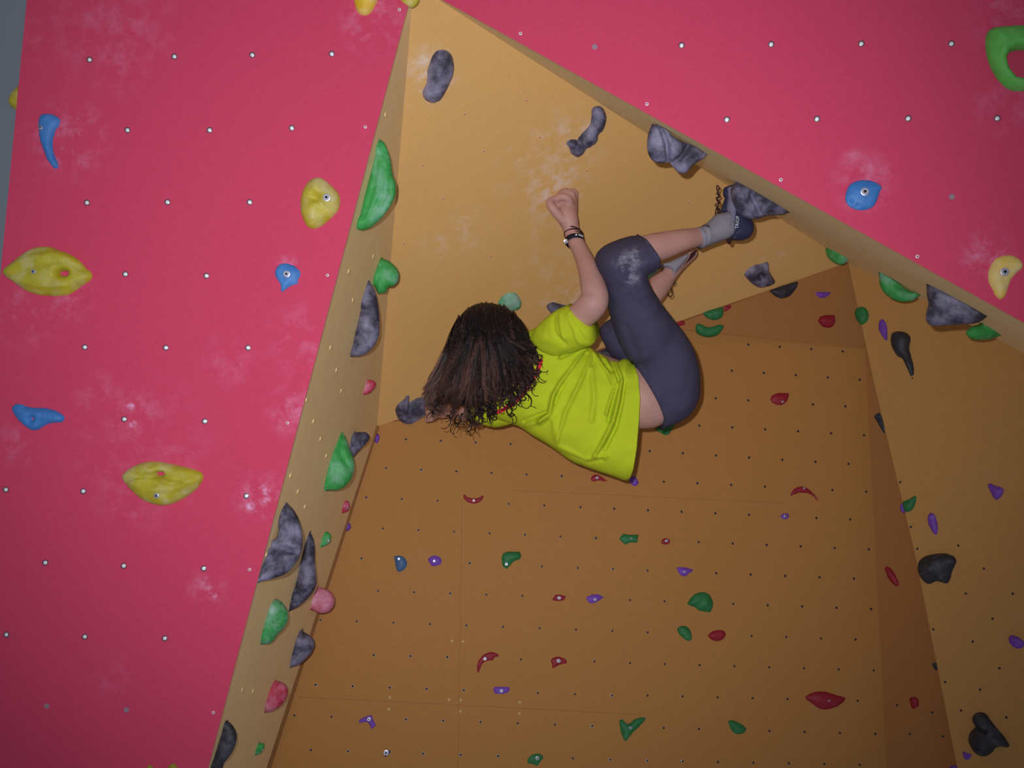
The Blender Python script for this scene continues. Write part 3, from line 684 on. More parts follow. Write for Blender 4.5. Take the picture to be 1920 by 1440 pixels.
prof_hold('large charcoal fin hold under the lip at far right', 'black', SR, z24(1188,690,1250,720,1350,780,1480,850,1560,900,1642,935,1600,970,1540,990,1440,995,1340,1000,1260,1010,1210,1000,1180,960,1185,900,1205,840,1190,780),
          (1737, 532.5), (1850.5, 594), res=30, nz=.15, k=.8)
prof_hold('green hold with chalk cap below the far right charcoal fin', 'green', SR, z24(1488,1055,1520,1020,1560,1000,1610,990,1660,1010,1735,1070,1700,1095,1600,1112,1530,1105,1495,1085), (1840, 606), (1873.5, 627.5))

# inserts on the back wall (skipping those covered by holds)
polys = [np.array(p) for p in hold_centres]
def free(x, y):
    P = np.array([[x, y]])
    for q in polys:
        if q[:, 0].min() - 8 < x < q[:, 0].max() + 8 and q[:, 1].min() - 8 < y < q[:, 1].max() + 8:
            if inside(P, q)[0] or np.sqrt(((q - P) ** 2).sum(1)).min() < 7: return False
    return True
pts = [(p, dep(back.p(*p))) for p in back_pts if free(*p)]
pts.sort(key=lambda t: t[1])
for k, (p, d) in enumerate(pts[:94]):
    glint = p[1] > 1190 and 650 < p[0] < 960
    (insert_ring if glint or random.random() < .12 else insert_dark)(back.p(*p), back.n, wall_back)
bm = bmesh.new()
for p, d in pts[94:]:
    c = back.p(*p); z = back.n; xx = z.orthogonal().normalized(); yy = z.cross(xx)
    prev = None
    for r, h in ((.0055, -.0005), (.0053, .0008), (.0038, .001), (.0034, .0002)):
        ring = [bm.verts.new(c + z * h + (xx * math.cos(a) + yy * math.sin(a)) * r) for a in [math.pi * i / 5 for i in range(10)]]
        if prev:
            for i in range(10): bm.faces.new((prev[i], prev[(i + 1) % 10], ring[(i + 1) % 10], ring[i]))
        prev = ring
    bm.faces.new(prev).material_index = 1
me = bpy.data.meshes.new('threaded_inserts'); bm.to_mesh(me); bm.free()
o = bpy.data.objects.new('threaded_inserts', me); C.objects.link(o); me.materials.append(M_insert); me.materials.append(M_hole)
o.parent = wall_back; o.location = -world_loc(wall_back); o['kind'] = 'stuff'
for x, y in [(848, 1202), (868, 1203), (731, 1308), (729, 1330), (842, 1312), (864, 1313), (863, 1334), (975, 1317), (974, 1338)]:
    screw(back.p(x, y), back.n, wall_back, M_brass, .0045)
for x, y in [(1811, 1113), (1899, 1113), (1861, 1160), (1824, 1203), (1874, 1253), (1838, 1293), (1750, 1180), (1797, 1023), (1845, 1066), (1720, 1029), (1772, 1279), (1802, 1332), (1887, 1345), (1708, 988), (1688, 904)]:
    insert_dark(sideR.p(x, y), sideR.n, wall_side)
for x, y in [(1706, 1376), (1768, 1381), (1682, 1322), (1748, 1336)]: insert_dark(jut.p(x, y), jut.n, wall_jut)
for x, y in [(723, 215), (700, 481), (654, 509), (662, 563), (620, 652), (631, 694), (575, 750), (588, 790), (601, 823), (612, 855), (545, 892), (559, 922), (572, 950), (640, 733), (431, 1290), (455, 1293), (475, 1296), (500, 1040)]:
    round_bit('threaded_insert', 'brass%d' % y, [(.009, -.001), (.0085, .002), (.005, .003), (0, .003)], stripL.nrm(x, y), stripL.p(x, y), wall_cheek, [M_brass], [0, 0, 0])
for x, y in [(987, 188), (871, 214), (907, 283), (792, 310), (920, 480), (831, 372), (1100, 320), (1290, 380), (757, 457), (1012, 257)]:
    screw(roof.p(x, y), roof.n, ceiling, M_ply, .005)
#PERSON
# ---------------------------------------------------------------- the climber
M_skin = new_mat('tanned_skin', srgb(188, 142, 130), .55, .35, var=.16, vscale=14, bump=.15, bscale=300)
M_shirt = new_mat('lime_yellow_cotton', srgb(190, 206, 40), .85, .15, var=.10, vscale=9, bump=.35, bscale=700)
M_pants = new_mat('slate_jersey', srgb(74, 71, 94), .9, .15, var=.16, vscale=14, bump=.5, bscale=600, ccol=(.5, .5, .58, 1),
                  spots=[(tuple(at(1172, 494, 3.33)), .055, 1.6), (tuple(at(1190, 478, 3.33)), .05, 1.5), (tuple(at(1178, 520, 3.36)), .05, 1.5), (tuple(at(1172, 505, 3.33)), .05, 1.2)])
M_sock = new_mat('heather_grey_knit', srgb(150, 148, 160), .95, .1, var=.18, vscale=60, bump=.6, bscale=500)
M_shoe = new_mat('navy_rubber', srgb(48, 50, 78), .6, .3, var=.15, vscale=20, bump=.2)
M_shoe2 = new_mat('pale_grey_suede', srgb(132, 132, 158), .85, .15, var=.12, vscale=30)
M_lace = new_mat('dark_brown_cord', srgb(62, 36, 34), .8, .2, var=.4, vscale=120)
M_white = new_mat('white_print', srgb(225, 228, 235), .6, .3)
M_collar = new_mat('red_collar_print', srgb(225, 48, 62), .8, .2)
M_hair = new_mat('dark_brown_hair', srgb(50, 34, 32), .48, .32, var=.9, vscale=11, col2=srgb(118, 82, 74))
nt = M_hair.node_tree; at_ = nt.nodes.new('ShaderNodeVertexColor'); at_.layer_name = 'tip'
mx = nt.nodes.new('ShaderNodeMix'); mx.data_type = 'RGBA'; mx.inputs[6].default_value = srgb(31, 22, 24); mx.inputs[7].default_value = srgb(112, 79, 68)
nt.links.new(at_.outputs[0], mx.inputs[0]); nt.links.new(mx.outputs[2], nt.nodes['Principled BSDF'].inputs['Base Color'])
M_hairbase = new_mat('hair_underlayer', srgb(20, 15, 18), .6, .3, var=.5, vscale=20)

def spline(ctrl, n):
    ctrl = [np.array(c, float) for c in ctrl]
    P = [2 * ctrl[0] - ctrl[1]] + ctrl + [2 * ctrl[-1] - ctrl[-2]]
    out = []
    m = len(ctrl) - 1
    for i in range(m):
        for j in range(n):
            t = j / n; a, b, c, d = P[i], P[i + 1], P[i + 2], P[i + 3]
            out.append(.5 * (2 * b + (c - a) * t + (2 * a - 5 * b + 4 * c - d) * t * t + (3 * b - a - 3 * c + d) * t ** 3))
    out.append(ctrl[-1]); return out
def loft(bm, ctrl, e=1., seg=18, n=6, o3=Vector(), cap=True):
    """rounded limb through (x, y, depth, half width in pixels)"""
    S = spline(ctrl, n)
    cs = [at(s[0], s[1], s[2]) for s in S]; rs = [max(s[3], .5) * s[2] / F for s in S]
    T = [(cs[min(i + 1, len(cs) - 1)] - cs[max(i - 1, 0)]).normalized() for i in range(len(cs))]
    if cap:
        a, b = [], []
        for k in (.97, .8, .5): a.append((cs[0] - T[0] * rs[0] * k, rs[0] * math.sqrt(1 - k * k)))
        for k in (.5, .8, .97): b.append((cs[-1] + T[-1] * rs[-1] * k, rs[-1] * math.sqrt(1 - k * k)))
        T = [T[0]] * 3 + T + [T[-1]] * 3
        cs, rs = [p for p, _ in a] + cs + [p for p, _ in b], [r for _, r in a] + rs + [r for _, r in b]
    rings = []
    for c, r, t in zip(cs, rs, T):
        view = (c - CAM).normalized(); sx = t.cross(view)
        if sx.length < .15: sx = t.orthogonal()
        sx.normalize(); sy = t.cross(sx).normalized()
        rings.append([bm.verts.new(c - o3 + sx * math.cos(2 * math.pi * k / seg) * r + sy * math.sin(2 * math.pi * k / seg) * r * e) for k in range(seg)])
    for a, b in zip(rings, rings[1:]):
        for k in range(seg): bm.faces.new((a[k], a[(k + 1) % seg], b[(k + 1) % seg], b[k]))
    bm.faces.new(rings[0][::-1]); bm.faces.new(rings[-1])
def ball(bm, c, r, o3=Vector()):
    """r: radii along right, up, forward"""
    g = bmesh.ops.create_uvsphere(bm, u_segments=24, v_segments=16, radius=1)
    for v in g['verts']: v.co = c - o3 + RT * v.co.x * r[0] + UP * v.co.y * r[1] + FW * v.co.z * r[2]
def to_mesh(bm, name):
    bmesh.ops.recalc_face_normals(bm, faces=bm.faces)
    me = bpy.data.meshes.new(name); bm.to_mesh(me); bm.free(); return me
def remesh(me, vox, smooth_it=3):
    o = bpy.data.objects.new('tmp', me); C.objects.link(o)
    m = o.modifiers.new('r', 'REMESH'); m.mode = 'VOXEL'; m.voxel_size = vox; m.use_smooth_shade = True
    s_ = o.modifiers.new('s', 'SMOOTH'); s_.factor = .5; s_.iterations = smooth_it
    dg = bpy.context.evaluated_depsgraph_get(); dg.update()
    out = bpy.data.meshes.new_from_object(o.evaluated_get(dg)); bpy.data.objects.remove(o)
    out.materials.clear(); return out

O3 = at(1150, 700, 3.6)
bm = bmesh.new()
# raised right arm
loft(bm, [(1030, 636, 3.56, 24), (1062, 613, 3.50, 26), (1092, 590, 3.455, 27), (1110, 572, 3.43, 28), (1116, 558, 3.43, 26), (1113, 540, 3.44, 24.5), (1107, 515, 3.47, 22),
          (1098, 492, 3.50, 18), (1087, 468, 3.54, 15.5), (1078, 450, 3.56, 15), (1071, 430, 3.58, 15.5)], e=.95, o3=O3)
# right fist: palm, thumb, four curled fingers
loft(bm, [(1071, 432, 3.58, 15), (1067, 416, 3.58, 18), (1062, 402, 3.59, 21), (1062, 390, 3.61, 22), (1064, 380, 3.62, 20)], e=1.05, o3=O3)
for f in ([(1069, 384, 3.575, 8), (1065, 372, 3.56, 8), (1052, 369, 3.56, 7.6), (1042, 375, 3.57, 7.2), (1044, 386, 3.58, 6.2), (1051, 391, 3.59, 5)],
          [(1073, 380, 3.61, 8.5), (1071, 364, 3.60, 8.4), (1058, 361, 3.61, 7.8), (1050, 367, 3.63, 7), (1052, 378, 3.64, 6)],
          [(1076, 380, 3.635, 8.4), (1076, 362, 3.635, 8.2), (1065, 358, 3.645, 7.6), (1056, 365, 3.655, 7), (1058, 376, 3.66, 6)],
          [(1077, 384, 3.66, 7.6), (1077, 366, 3.665, 7.2), (1070, 362, 3.67, 6.6), (1062, 368, 3.675, 6)],
          [(1056, 412, 3.565, 10.5), (1044, 400, 3.555, 9.6), (1034, 387, 3.55, 8.4), (1031, 378, 3.555, 7.4), (1038, 373, 3.56, 6)]):
    loft(bm, f, seg=12, o3=O3)
# torso, neck and head
loft(bm, [(965, 690, 3.64, 50), (1030, 700, 3.64, 66), (1110, 728, 3.64, 68), (1180, 742, 3.63, 58), (1215, 746, 3.62, 57), (1245, 732, 3.62, 48)], e=.78, seg=28, o3=O3)
loft(bm, [(990, 695, 3.63, 34), (955, 680, 3.60, 28), (930, 668, 3.58, 29)], o3=O3)
hc = at(908, 660, 3.575)
ball(bm, hc, (.105, .112, .098), O3)
ball(bm, hc + FW * .05 - RT * .035 + UP * .01, (.075, .085, .06), O3)                  # face
ball(bm, hc + FW * .118 - RT * .03, (.022, .016, .022), O3)                             # nose
ball(bm, hc + FW * .10 + RT * .02 + UP * .0, (.012, .028, .012), O3)                    # lips
ball(bm, hc + FW * .09 + RT * .05, (.025, .025, .022), O3)                              # chin
for sgn in (-1, 1):
    ball(bm, hc + UP * .108 * sgn + FW * .015, (.028, .012, .018), O3)                  # ears
    ball(bm, hc + FW * .098 - RT * .058 + UP * .033 * sgn, (.010, .022, .010), O3)      # brows
# hidden left arm reaching to the horned hold
loft(bm, [(975, 742, 3.68, 30), (935, 764, 3.72, 25), (895, 771, 3.78, 19), (868, 772, 3.83, 16), (845, 771, 3.87, 13), (828, 770, 3.90, 11)], o3=O3)
loft(bm, [(832, 773, 3.90, 12), (822, 770, 3.915, 14), (815, 768, 3.92, 12)], e=.6, o3=O3)
for k, yy in enumerate((756, 764, 772, 780)):
    loft(bm, [(817, yy, 3.92, 5), (808 - (k in (1, 2)) * 2, yy - 1, 3.925, 4.8), (803 - (k in (1, 2)) * 2, yy, 3.94, 4.4), (801, yy + 1, 3.955, 4)], seg=10, o3=O3)
loft(bm, [(816, 780, 3.92, 6), (808, 786, 3.93, 5.2), (800, 788, 3.945, 4.6)], seg=10, o3=O3)
# right leg
loft(bm, [(1248, 726, 3.62, 44), (1228, 655, 3.57, 40), (1198, 585, 3.51, 36), (1172, 525, 3.46, 31), (1166, 492, 3.44, 28), (1186, 476, 3.44, 25), (1215, 468, 3.44, 28), (1245, 460, 3.45, 26),
          (1280, 450, 3.47, 21), (1308, 444, 3.50, 17.6), (1340, 434, 3.535, 16), (1368, 422, 3.56, 14)], e=.95, seg=22, o3=O3)
loft(bm, [(1388, 425, 3.575, 11), (1380, 405, 3.59, 12), (1380, 382, 3.61, 11), (1382, 360, 3.625, 9)], o3=O3)
# left leg folded behind
loft(bm, [(1235, 695, 3.72, 38), (1190, 655, 3.72, 30), (1160, 630, 3.74, 25), (1180, 600, 3.77, 22), (1208, 566, 3.79, 24), (1236, 535, 3.80, 21.5), (1256, 511, 3.81, 16), (1276, 490, 3.82, 14.5), (1295, 474, 3.82, 13)], seg=20, o3=O3)
body = remesh(to_mesh(bm, 'person'), .0042, 2)
person = tag(link('person', body, None, [M_skin], O3), 'climber with long dark curly hair in lime shirt hanging under the yellow overhang', 'person')

def cloth(name, blobs, mats, parent=person, extra=None):
    bm = bmesh.new()
    for b in blobs:
        me = b.mesh('t', O3); bm.from_mesh(me); bpy.data.meshes.remove(me)
    if extra: extra(bm)
    me = to_mesh(bm, name)
    return link(name, me, parent, mats, O3)
def segs(pts): return list(zip(pts, pts[1:]))
def project(P):
    r_ = P - CAM; z = r_.dot(FW); return r_.dot(RT) / z * F + 960, 720 - r_.dot(UP) / z * F
def on_surface(b, u, w_):
    x, y = u, w_
    for _ in range(5):
        a, c = project(b.top(x, y)); x += u - a; y += w_ - c
    return b.top(x, y)

# shirt
hem = [(1188, 685), (1195, 710), (1198, 750), (1196, 790), (1192, 840), (1186, 880), (1180, 898)]
torso = [(950, 640), (1000, 616), (1040, 600), (1075, 610), (1098, 640), (1108, 653), (1120, 660), (1135, 668), (1150, 677), (1160, 678), (1168, 672), (1180, 674)] + hem + \
        [(1173, 902), (1150, 893), (1110, 880), (1070, 865), (1030, 835), (995, 815), (975, 800), (955, 793), (930, 786), (900, 770), (895, 700), (920, 655)]
c6 = lambda *p: [(940 + p[i] / 4.113, 560 + p[i + 1] / 4.113) for i in range(0, len(p), 2)]
sh = 1.9
R_ = [(c6(690, 380, 640, 430, 560, 560, 470, 680, 420, 760, 385, 900, 310, 960), 4.2, .017 * sh), (c6(640, 400, 560, 430, 470, 480), 4, .014 * sh),
      (c6(650, 440, 560, 570, 460, 720, 425, 820), 3.5, -.012 * sh), (c6(710, 430, 660, 560, 600, 700, 510, 880, 440, 1100), 4, .009 * sh),
      (c6(700, 390, 740, 470, 820, 590, 860, 680), 3.5, .012 * sh), (c6(720, 390, 770, 470, 850, 580), 3, -.010 * sh),
      (c6(790, 470, 850, 560, 890, 680, 840, 800, 810, 900), 3, .012 * sh), (c6(840, 490, 900, 640, 870, 760, 820, 960), 2.4, -.010 * sh),
      (c6(880, 490, 930, 640, 900, 800, 860, 960, 790, 1100, 720, 1220), 3.6, .015 * sh), (c6(900, 520, 945, 660, 925, 820, 880, 1000, 800, 1160), 3, -.011 * sh),
      (c6(700, 560, 720, 800, 700, 950), 5, .007 * sh), (c6(190, 950, 270, 920, 370, 885), 3, -.010 * sh), (c6(200, 990, 300, 960, 380, 930), 3.5, .008 * sh),
      (c6(400, 1130, 520, 1180, 640, 1250, 800, 1220), 5, .009 * sh), (c6(550, 1210, 660, 1260, 780, 1240), 3, -.007 * sh), (c6(420, 940, 430, 1110), 6, .008 * sh),
      (c6(300, 330, 420, 300, 470, 360), 7, .008 * sh)]
tb = Blob(torso, Plane([(960, 700, 3.66), (1190, 700, 3.62), (1150, 880, 3.60)]), .125, .10, opens=segs(hem), step=2.5, nz=.05, nf=9, ridges=R_, R=80, power=2.2)
cuff = [(1064, 572), (1080, 580), (1099, 598), (1112, 616), (1117, 634)]
slv = cuff + [(1113, 646), (1095, 653), (1070, 663), (1040, 668), (1012, 655), (994, 634), (1005, 612), (1028, 592), (1046, 579)]
sb_ = Blob(slv, Plane([(1064, 572, 3.47), (1117, 640, 3.46), (1000, 630, 3.56)]), .062, .06, opens=segs(cuff), step=3, nz=.07, nf=12, power=2.2,
           ridges=[(c6(490, 100, 520, 190, 540, 270), 3, .008), (c6(440, 130, 470, 230, 540, 320), 3.5, -.007), (c6(560, 95, 610, 180, 660, 330), 3.4, .008), (c6(470, 420, 580, 385, 670, 350), 3, -.008),
                   (c6(545, 80, 600, 150, 650, 220, 690, 310), 2, -.005)])
ls_ = Blob(zz(872, 776, 890, 786, 903, 797, 925, 802, 945, 799, 968, 790, 978, 775, 950, 755, 900, 755, 878, 762), Plane([(880, 780, 3.78), (970, 780, 3.66), (900, 750, 3.76)]), .05, .05, step=3.5, nz=.06)
shirt = cloth('shirt', [tb, sb_, ls_], [M_shirt]); shirt['label'] = 'lime yellow short sleeved shirt with creases'
cpts = []
for x, y in spline([(1014, 676), (1007, 697), (994, 718), (981, 738), (965, 754), (947, 766), (930, 773)], 4):
    cpts.append((x, y, dep(on_surface(tb, x, y)) - .001, 4.4))
bm = bmesh.new(); loft(bm, cpts, e=.5, seg=10, n=2, o3=O3)
col_ = link('collar', to_mesh(bm, 'collar'), shirt, [M_collar], O3); col_['label'] = 'red band along the neckline'

# trousers
kc = [(1203, 443), (1210, 458), (1219, 478), (1228, 500)]
wst = [(1232, 798), (1231, 770), (1219, 740), (1205, 710), (1190, 680)]
tp = [(1118, 492), (1122, 476), (1138, 461), (1165, 450), (1190, 443)] + kc + [(1221, 507), (1209, 512), (1211, 523), (1222, 543), (1240, 570), (1262, 597), (1283, 625), (1297, 650), (1305, 680),
      (1308, 710), (1306, 740), (1293, 766), (1270, 785), (1248, 794)] + wst + [(1176, 672), (1166, 655), (1156, 630), (1147, 600), (1143, 585), (1140, 560), (1132, 530), (1121, 505)]
tr = Blob(tp, Plane([(1258, 722, 3.62), (1168, 490, 3.44), (1120, 520, 3.44)]), .128, .12, opens=segs(kc) + segs(wst), step=3.4, nz=.05, nf=8, R=58, power=2.1,
          ridges=[([(1160, 600), (1175, 640), (1200, 690)], 5, -.012), ([(1225, 545), (1200, 560), (1180, 555)], 4, -.006), ([(1150, 520), (1180, 540), (1210, 530)], 6, .006), ([(1212, 462), (1220, 492)], 2.5, .004)])
kn = Blob(zz(1122, 620, 1128, 608, 1147, 596, 1175, 592, 1210, 620, 1215, 690, 1190, 690, 1162, 679, 1145, 668, 1135, 650, 1127, 634), Plane([(1122, 620, 3.72), (1200, 690, 3.68), (1200, 600, 3.68)]), .075, .075, step=3.5, nz=.05)
trousers = cloth('trousers', [tr, kn], [M_pants]); trousers['label'] = 'dark slate knee length trousers with chalk marks'

# socks
s3 = px(1280, 320, 8.727)
sock_r = Blob(zz(1303, 428, 1318, 423, 1330, 414, 1340, 403, 1352, 399, 1366, 397, 1376, 405, 1377, 438, 1368, 447, 1350, 453, 1330, 460, 1316, 466, 1309, 448), Plane([(1305, 445, 3.50), (1370, 420, 3.545), (1340, 400, 3.53)]), .047, .045,
              opens=segs([(1303, 428), (1309, 448), (1316, 466)]), step=2.4, nz=.04, ridges=[([(1316, 425), (1324, 462)], 1.8, .004), ([(1311, 427), (1319, 464)], 1.5, -.003)])
so = cloth('sock', [sock_r], [M_sock])
bm = bmesh.new()
for f in ([(1314, 425), (1318, 423), (1321, 427), (1317, 430), (1313, 427)], [(1318, 428), (1322, 432)]):
    prs = [sock_r.top(x, y) + sock_r.n * .001 for x, y in f]
    for a, b in zip(prs, prs[1:]):
        v0 = [bm.verts.new(a - O3 + o_) for o_ in (RT * .0015, UP * .0015, RT * -.0015, sock_r.n * .002)]
        v1 = [bm.verts.new(b - O3 + o_) for o_ in (RT * .0015, UP * .0015, RT * -.0015, sock_r.n * .002)]
        for k in range(4): bm.faces.new((v0[k], v0[(k + 1) % 4], v1[(k + 1) % 4], v1[k]))
link('emblem', to_mesh(bm, 'emblem'), so, [M_shoe], O3)
s5 = px(1100, 430, 8.)
sock_l = Blob(s5(1040, 560, 1150, 510, 1250, 475, 1400, 405, 1535, 345, 1530, 420, 1440, 540, 1340, 660, 1295, 722, 1275, 640, 1185, 575, 1080, 585), Plane([(1240, 505, 3.79), (1290, 475, 3.80), (1260, 520, 3.79)]), .03, .03, step=2.4, nz=.04)
cloth('sock', [sock_l], [M_sock])

# shoes
PS = Plane([(1375, 430, 3.545), (1380, 350, 3.60), (1410, 430, 3.56)])
def tube(name, pts, r, mat, parent, plane_d=None):
    bm = bmesh.new(); loft(bm, pts, seg=8, n=5, o3=O3)
    return link(name, to_mesh(bm, name), parent, [mat], O3)
heel = Blob(s3(800, 600, 868, 560, 960, 700, 1060, 790, 1110, 830, 1140, 900, 1150, 1000, 1110, 1090, 1000, 1130, 880, 1130, 800, 1110, 780, 1000, 790, 820), PS, .040, .035, step=2.2, nz=.04, power=2.3)
toe = Blob(s3(790, 240, 900, 230, 1100, 500, 1100, 820, 960, 700, 868, 640, 820, 560), PS, .03, .03, step=2.6)
shoe = cloth('shoe', [heel, toe], [M_shoe]); shoe['label'] = 'navy rubber climbing shoe with white lettering'
up = cloth('upper', [Blob(s3(715, 285, 800, 280, 880, 420, 880, 640, 850, 820, 825, 1035, 775, 1045, 700, 960, 690, 800, 740, 690, 715, 590, 745, 450), Plane([(1375, 430, 3.525), (1380, 350, 3.575), (1410, 430, 3.54)]), .028, .02, step=2.2, nz=.03)], [M_shoe2], shoe)
up['label'] = 'pale grey suede upper'
cloth('tongue', [Blob(s3(660, 300, 700, 265, 800, 240, 800, 300, 745, 330, 760, 460, 730, 590, 770, 700, 610, 690, 620, 640, 665, 520, 690, 440, 655, 400), Plane([(1355, 390, 3.56), (1360, 350, 3.58), (1370, 390, 3.56)]), .016, .014, step=1.8)], [M_shoe], shoe)
cloth('heel_tab', [Blob(s3(705, 1085, 760, 1035, 815, 1050, 808, 1150, 780, 1205, 745, 1205, 715, 1150), Plane([(1360, 450, 3.55), (1372, 440, 3.55), (1372, 458, 3.55)]), .014, .014, step=1.6)], [M_lace], shoe)
lx = s3(590, 670, 560, 600, 540, 700, 610, 640, 530, 560, 610, 520, 545, 450, 610, 420, 560, 380, 600, 300, 575, 245, 555, 270, 570, 340, 595, 420, 560, 480, 590, 540, 560, 600, 580, 680)
tube('lace', [(x, y, 3.535 + .004 * math.sin(i * 1.9), 1.1) for i, (x, y) in enumerate(lx)], 1, M_lace, shoe)
tube('lace', [(x, y, 3.535, 1.0) for x, y in s3(520, 745, 545, 700, 600, 690, 680, 680, 740, 690)], 1, M_lace, shoe)
# lettering on the heel rubber
fc = bpy.data.curves.new('lettering', 'FONT'); fc.body = 'TRIOP'; fc.size = .019; fc.extrude = .0006; fc.align_x = 'CENTER'; fc.align_y = 'CENTER'; fc.space_character = 1.12
fc.materials.append(M_white)
ft = bpy.data.objects.new('lettering', fc); C.objects.link(ft)
tmp = bpy.context.evaluated_depsgraph_get(); tmp.update()
tme = bpy.data.meshes.new_from_object(ft.evaluated_get(tmp)); bpy.data.objects.remove(ft)
a, b = s3(893, 950, 905, 745)
c3_ = ((a[0] + b[0]) / 2, (a[1] + b[1]) / 2)
dx = (PS.p(*b) - PS.p(*a)).normalized(); dy = PS.n.cross(dx).normalized()
Lw = (PS.p(*b) - PS.p(*a)).length; xs_ = [v.co.x for v in tme.vertices]; sc_ = Lw / (max(xs_) - min(xs_))
tc = on_surface(heel, *c3_); t1 = on_surface(heel, *a); t2 = on_surface(heel, *b); t3 = on_surface(heel, c3_[0] + 4, c3_[1])
dx = (t2 - t1).normalized(); nn = dx.cross(t3 - tc).normalized()
if nn.dot(CAM - tc) < 0: nn = -nn
dy = nn.cross(dx).normalized(); sc_ = (t2 - t1).length / (max(xs_) - min(xs_))
for v in tme.vertices: v.co = tc + dx * v.co.x * sc_ + dy * v.co.y * sc_ + nn * (.0022 + v.co.z) - O3
tme.materials.clear()
lt = link('lettering', tme, shoe, [M_white], O3, smooth=False)
shoe2 = cloth('shoe', [Blob(s5(1520, 350, 1600, 308, 1665, 308, 1610, 420, 1500, 510, 1400, 625, 1305, 745, 1290, 725, 1440, 545, 1500, 450), Plane([(1260, 522, 3.80), (1300, 470, 3.81), (1300, 490, 3.81)]), .016, .02, step=1.8)], [M_lace])
shoe2['label'] = 'dark rim of the other climbing shoe'
tube('lace', [(x, y, 3.80, 1.0) for x, y in s5(1275, 730, 1240, 810, 1200, 900, 1225, 990, 1255, 1012, 1282, 980, 1270, 890, 1240, 810)], 1, M_lace, shoe2)
tube('lace', [(x, y, 3.80, .9) for x, y in s5(1280, 745, 1315, 770, 1322, 810, 1300, 825, 1275, 780)], 1, M_lace, shoe2)

# wristbands
def band(name, c0, rpx, d, hw, mat, e=1.0, tilt=0.0):
    ax = (at(1071, 430, 3.58) - at(1087, 468, 3.54)).normalized(); ax = (ax + RT * tilt).normalized()
    c = at(c0[0], c0[1], d); view = (c - CAM).normalized(); sx = ax.cross(view).normalized(); sy = ax.cross(sx).normalized()
    bm = bmesh.new(); r = rpx * d / F; n = 40; pr = [(0, -hw), (.002, -hw * .9), (.0026, 0), (.002, hw * .9), (0, hw), (-.003, 0)]
    rg = [[bm.verts.new(c - O3 + (sx * math.cos(2 * math.pi * k / n) + sy * math.sin(2 * math.pi * k / n) * e) * (r + q[0]) + ax * q[1]) for q in pr] for k in range(n)]
    for k in range(n):
        A_, B_ = rg[k], rg[(k + 1) % n]
        for j in range(6): bm.faces.new((A_[j], A_[(j + 1) % 6], B_[(j + 1) % 6], B_[j]))
    return link(name, to_mesh(bm, name), person, [mat], O3), c, sx, sy, ax, r
M_band = new_mat('black_webbing', srgb(22, 22, 34), .6, .3)
wb, c, sx, sy, ax, r = band('wristband', (1077, 451), 16.6, 3.56, .0095, M_band, .97, .18)
wb['label'] = 'black woven wristband with pale marks'
bm = bmesh.new(); front = -1 if sy.dot(FW) > 0 else 1
for k, (ang, w_) in enumerate([(-.02, .008), (.28, .004), (.42, .005), (.56, .003), (.68, .004), (.80, .004)]):
    for s_ in ((0,) if k == 0 else (-.0018, .0022)):
        a_ = (1.45 - ang - .2)
        p = c + (sx * math.cos(a_) * -1 + sy * front * math.sin(a_)) * (r + .003) + ax * s_
        bmesh.ops.create_uvsphere(bm, u_segments=8, v_segments=6, radius=1)
        for v in bm.verts[-42:] if False else []: pass
        vs = [v for v in bm.verts if v.tag is False]
        for v in vs: v.co = p - O3 + sx * v.co.x * w_ * .45 + ax * v.co.y * (.004 if k == 0 else .0013) + sy * v.co.z * .0012; v.tag = True
link('printed_mark', to_mesh(bm, 'printed_mark'), wb, [M_white], O3)
ch = lathe('charm', [(0, 0), (.008, .0), (.0085, .002), (.006, .004), (.003, .0035), (0, .005)], -(FW * .9 + RT * .25), at(1061, 452.5, 3.525), 16, [M_steel], wb)
ch['label'] = 'shiny silver charm'
for i, (cy, tl) in enumerate(((434, .55), (438, .3), (442, .45))):
    o_, *_ = band('cord_bracelet', (1074 + i, cy + 1), 16.8, 3.575, .0024, M_lace, .97, tl)

# hair
cap_poly = zz(846, 640, 852, 612, 868, 584, 888, 571, 905, 567, 930, 569, 952, 578, 975, 596, 992, 622, 1002, 650, 1004, 678, 997, 705, 978, 728, 955, 746, 925, 757, 890, 763, 858, 762, 834, 755, 820, 742, 822, 725, 836, 690)
HP = Plane([(905, 660, 3.60), (980, 660, 3.60), (905, 760, 3.60)])
capb = Blob(cap_poly, HP, .125, .06, step=4.2, nz=.05, nf=9, R=80, ridges=[([(910, 585), (905, 660), (880, 740)], 8, .006), ([(940, 600), (960, 680), (960, 740)], 7, -.006)])
hair = cloth('hair', [capb], [M_hairbase]); hair['label'] = 'long dark brown curly hair hanging down'
Rp = [(844, 642), (847, 616), (858, 592), (877, 574), (900, 565), (926, 565), (950, 573), (970, 588), (986, 608), (996, 632)]
Ep = [(789, 738), (788, 764), (802, 786), (836, 797), (864, 802), (892, 803), (915, 794), (940, 786), (966, 778), (990, 762), (1006, 740), (1018, 714), (1024, 690), (1010, 655)]
def interp(P, s):
    s = min(max(s, 0), .9999) * (len(P) - 1); i = int(s); t = s - i
    return (lerp(P[i][0], P[i + 1][0], t), lerp(P[i][1], P[i + 1][1], t))
xmin, xmax = 795, 1025
capdist_cache = {}
def surf_depth(x, y):
    k = (round(x / 4), round(y / 4))
    if k not in capdist_cache:
        q = np.array([[k[0] * 4., k[1] * 4.]])
        d = 3.615
        if inside(q, capb.poly)[0]: pf = capb.prof(q)[0]; d = min(d, 3.60 - .125 * pf - .03 * (1 - pf))
        for b_ in (tb, sb_, ls_):
            if inside(q, b_.poly)[0]: d = min(d, dep(b_.top(q[0, 0], q[0, 1])) - .002)
        capdist_cache[k] = d
    return capdist_cache[k]
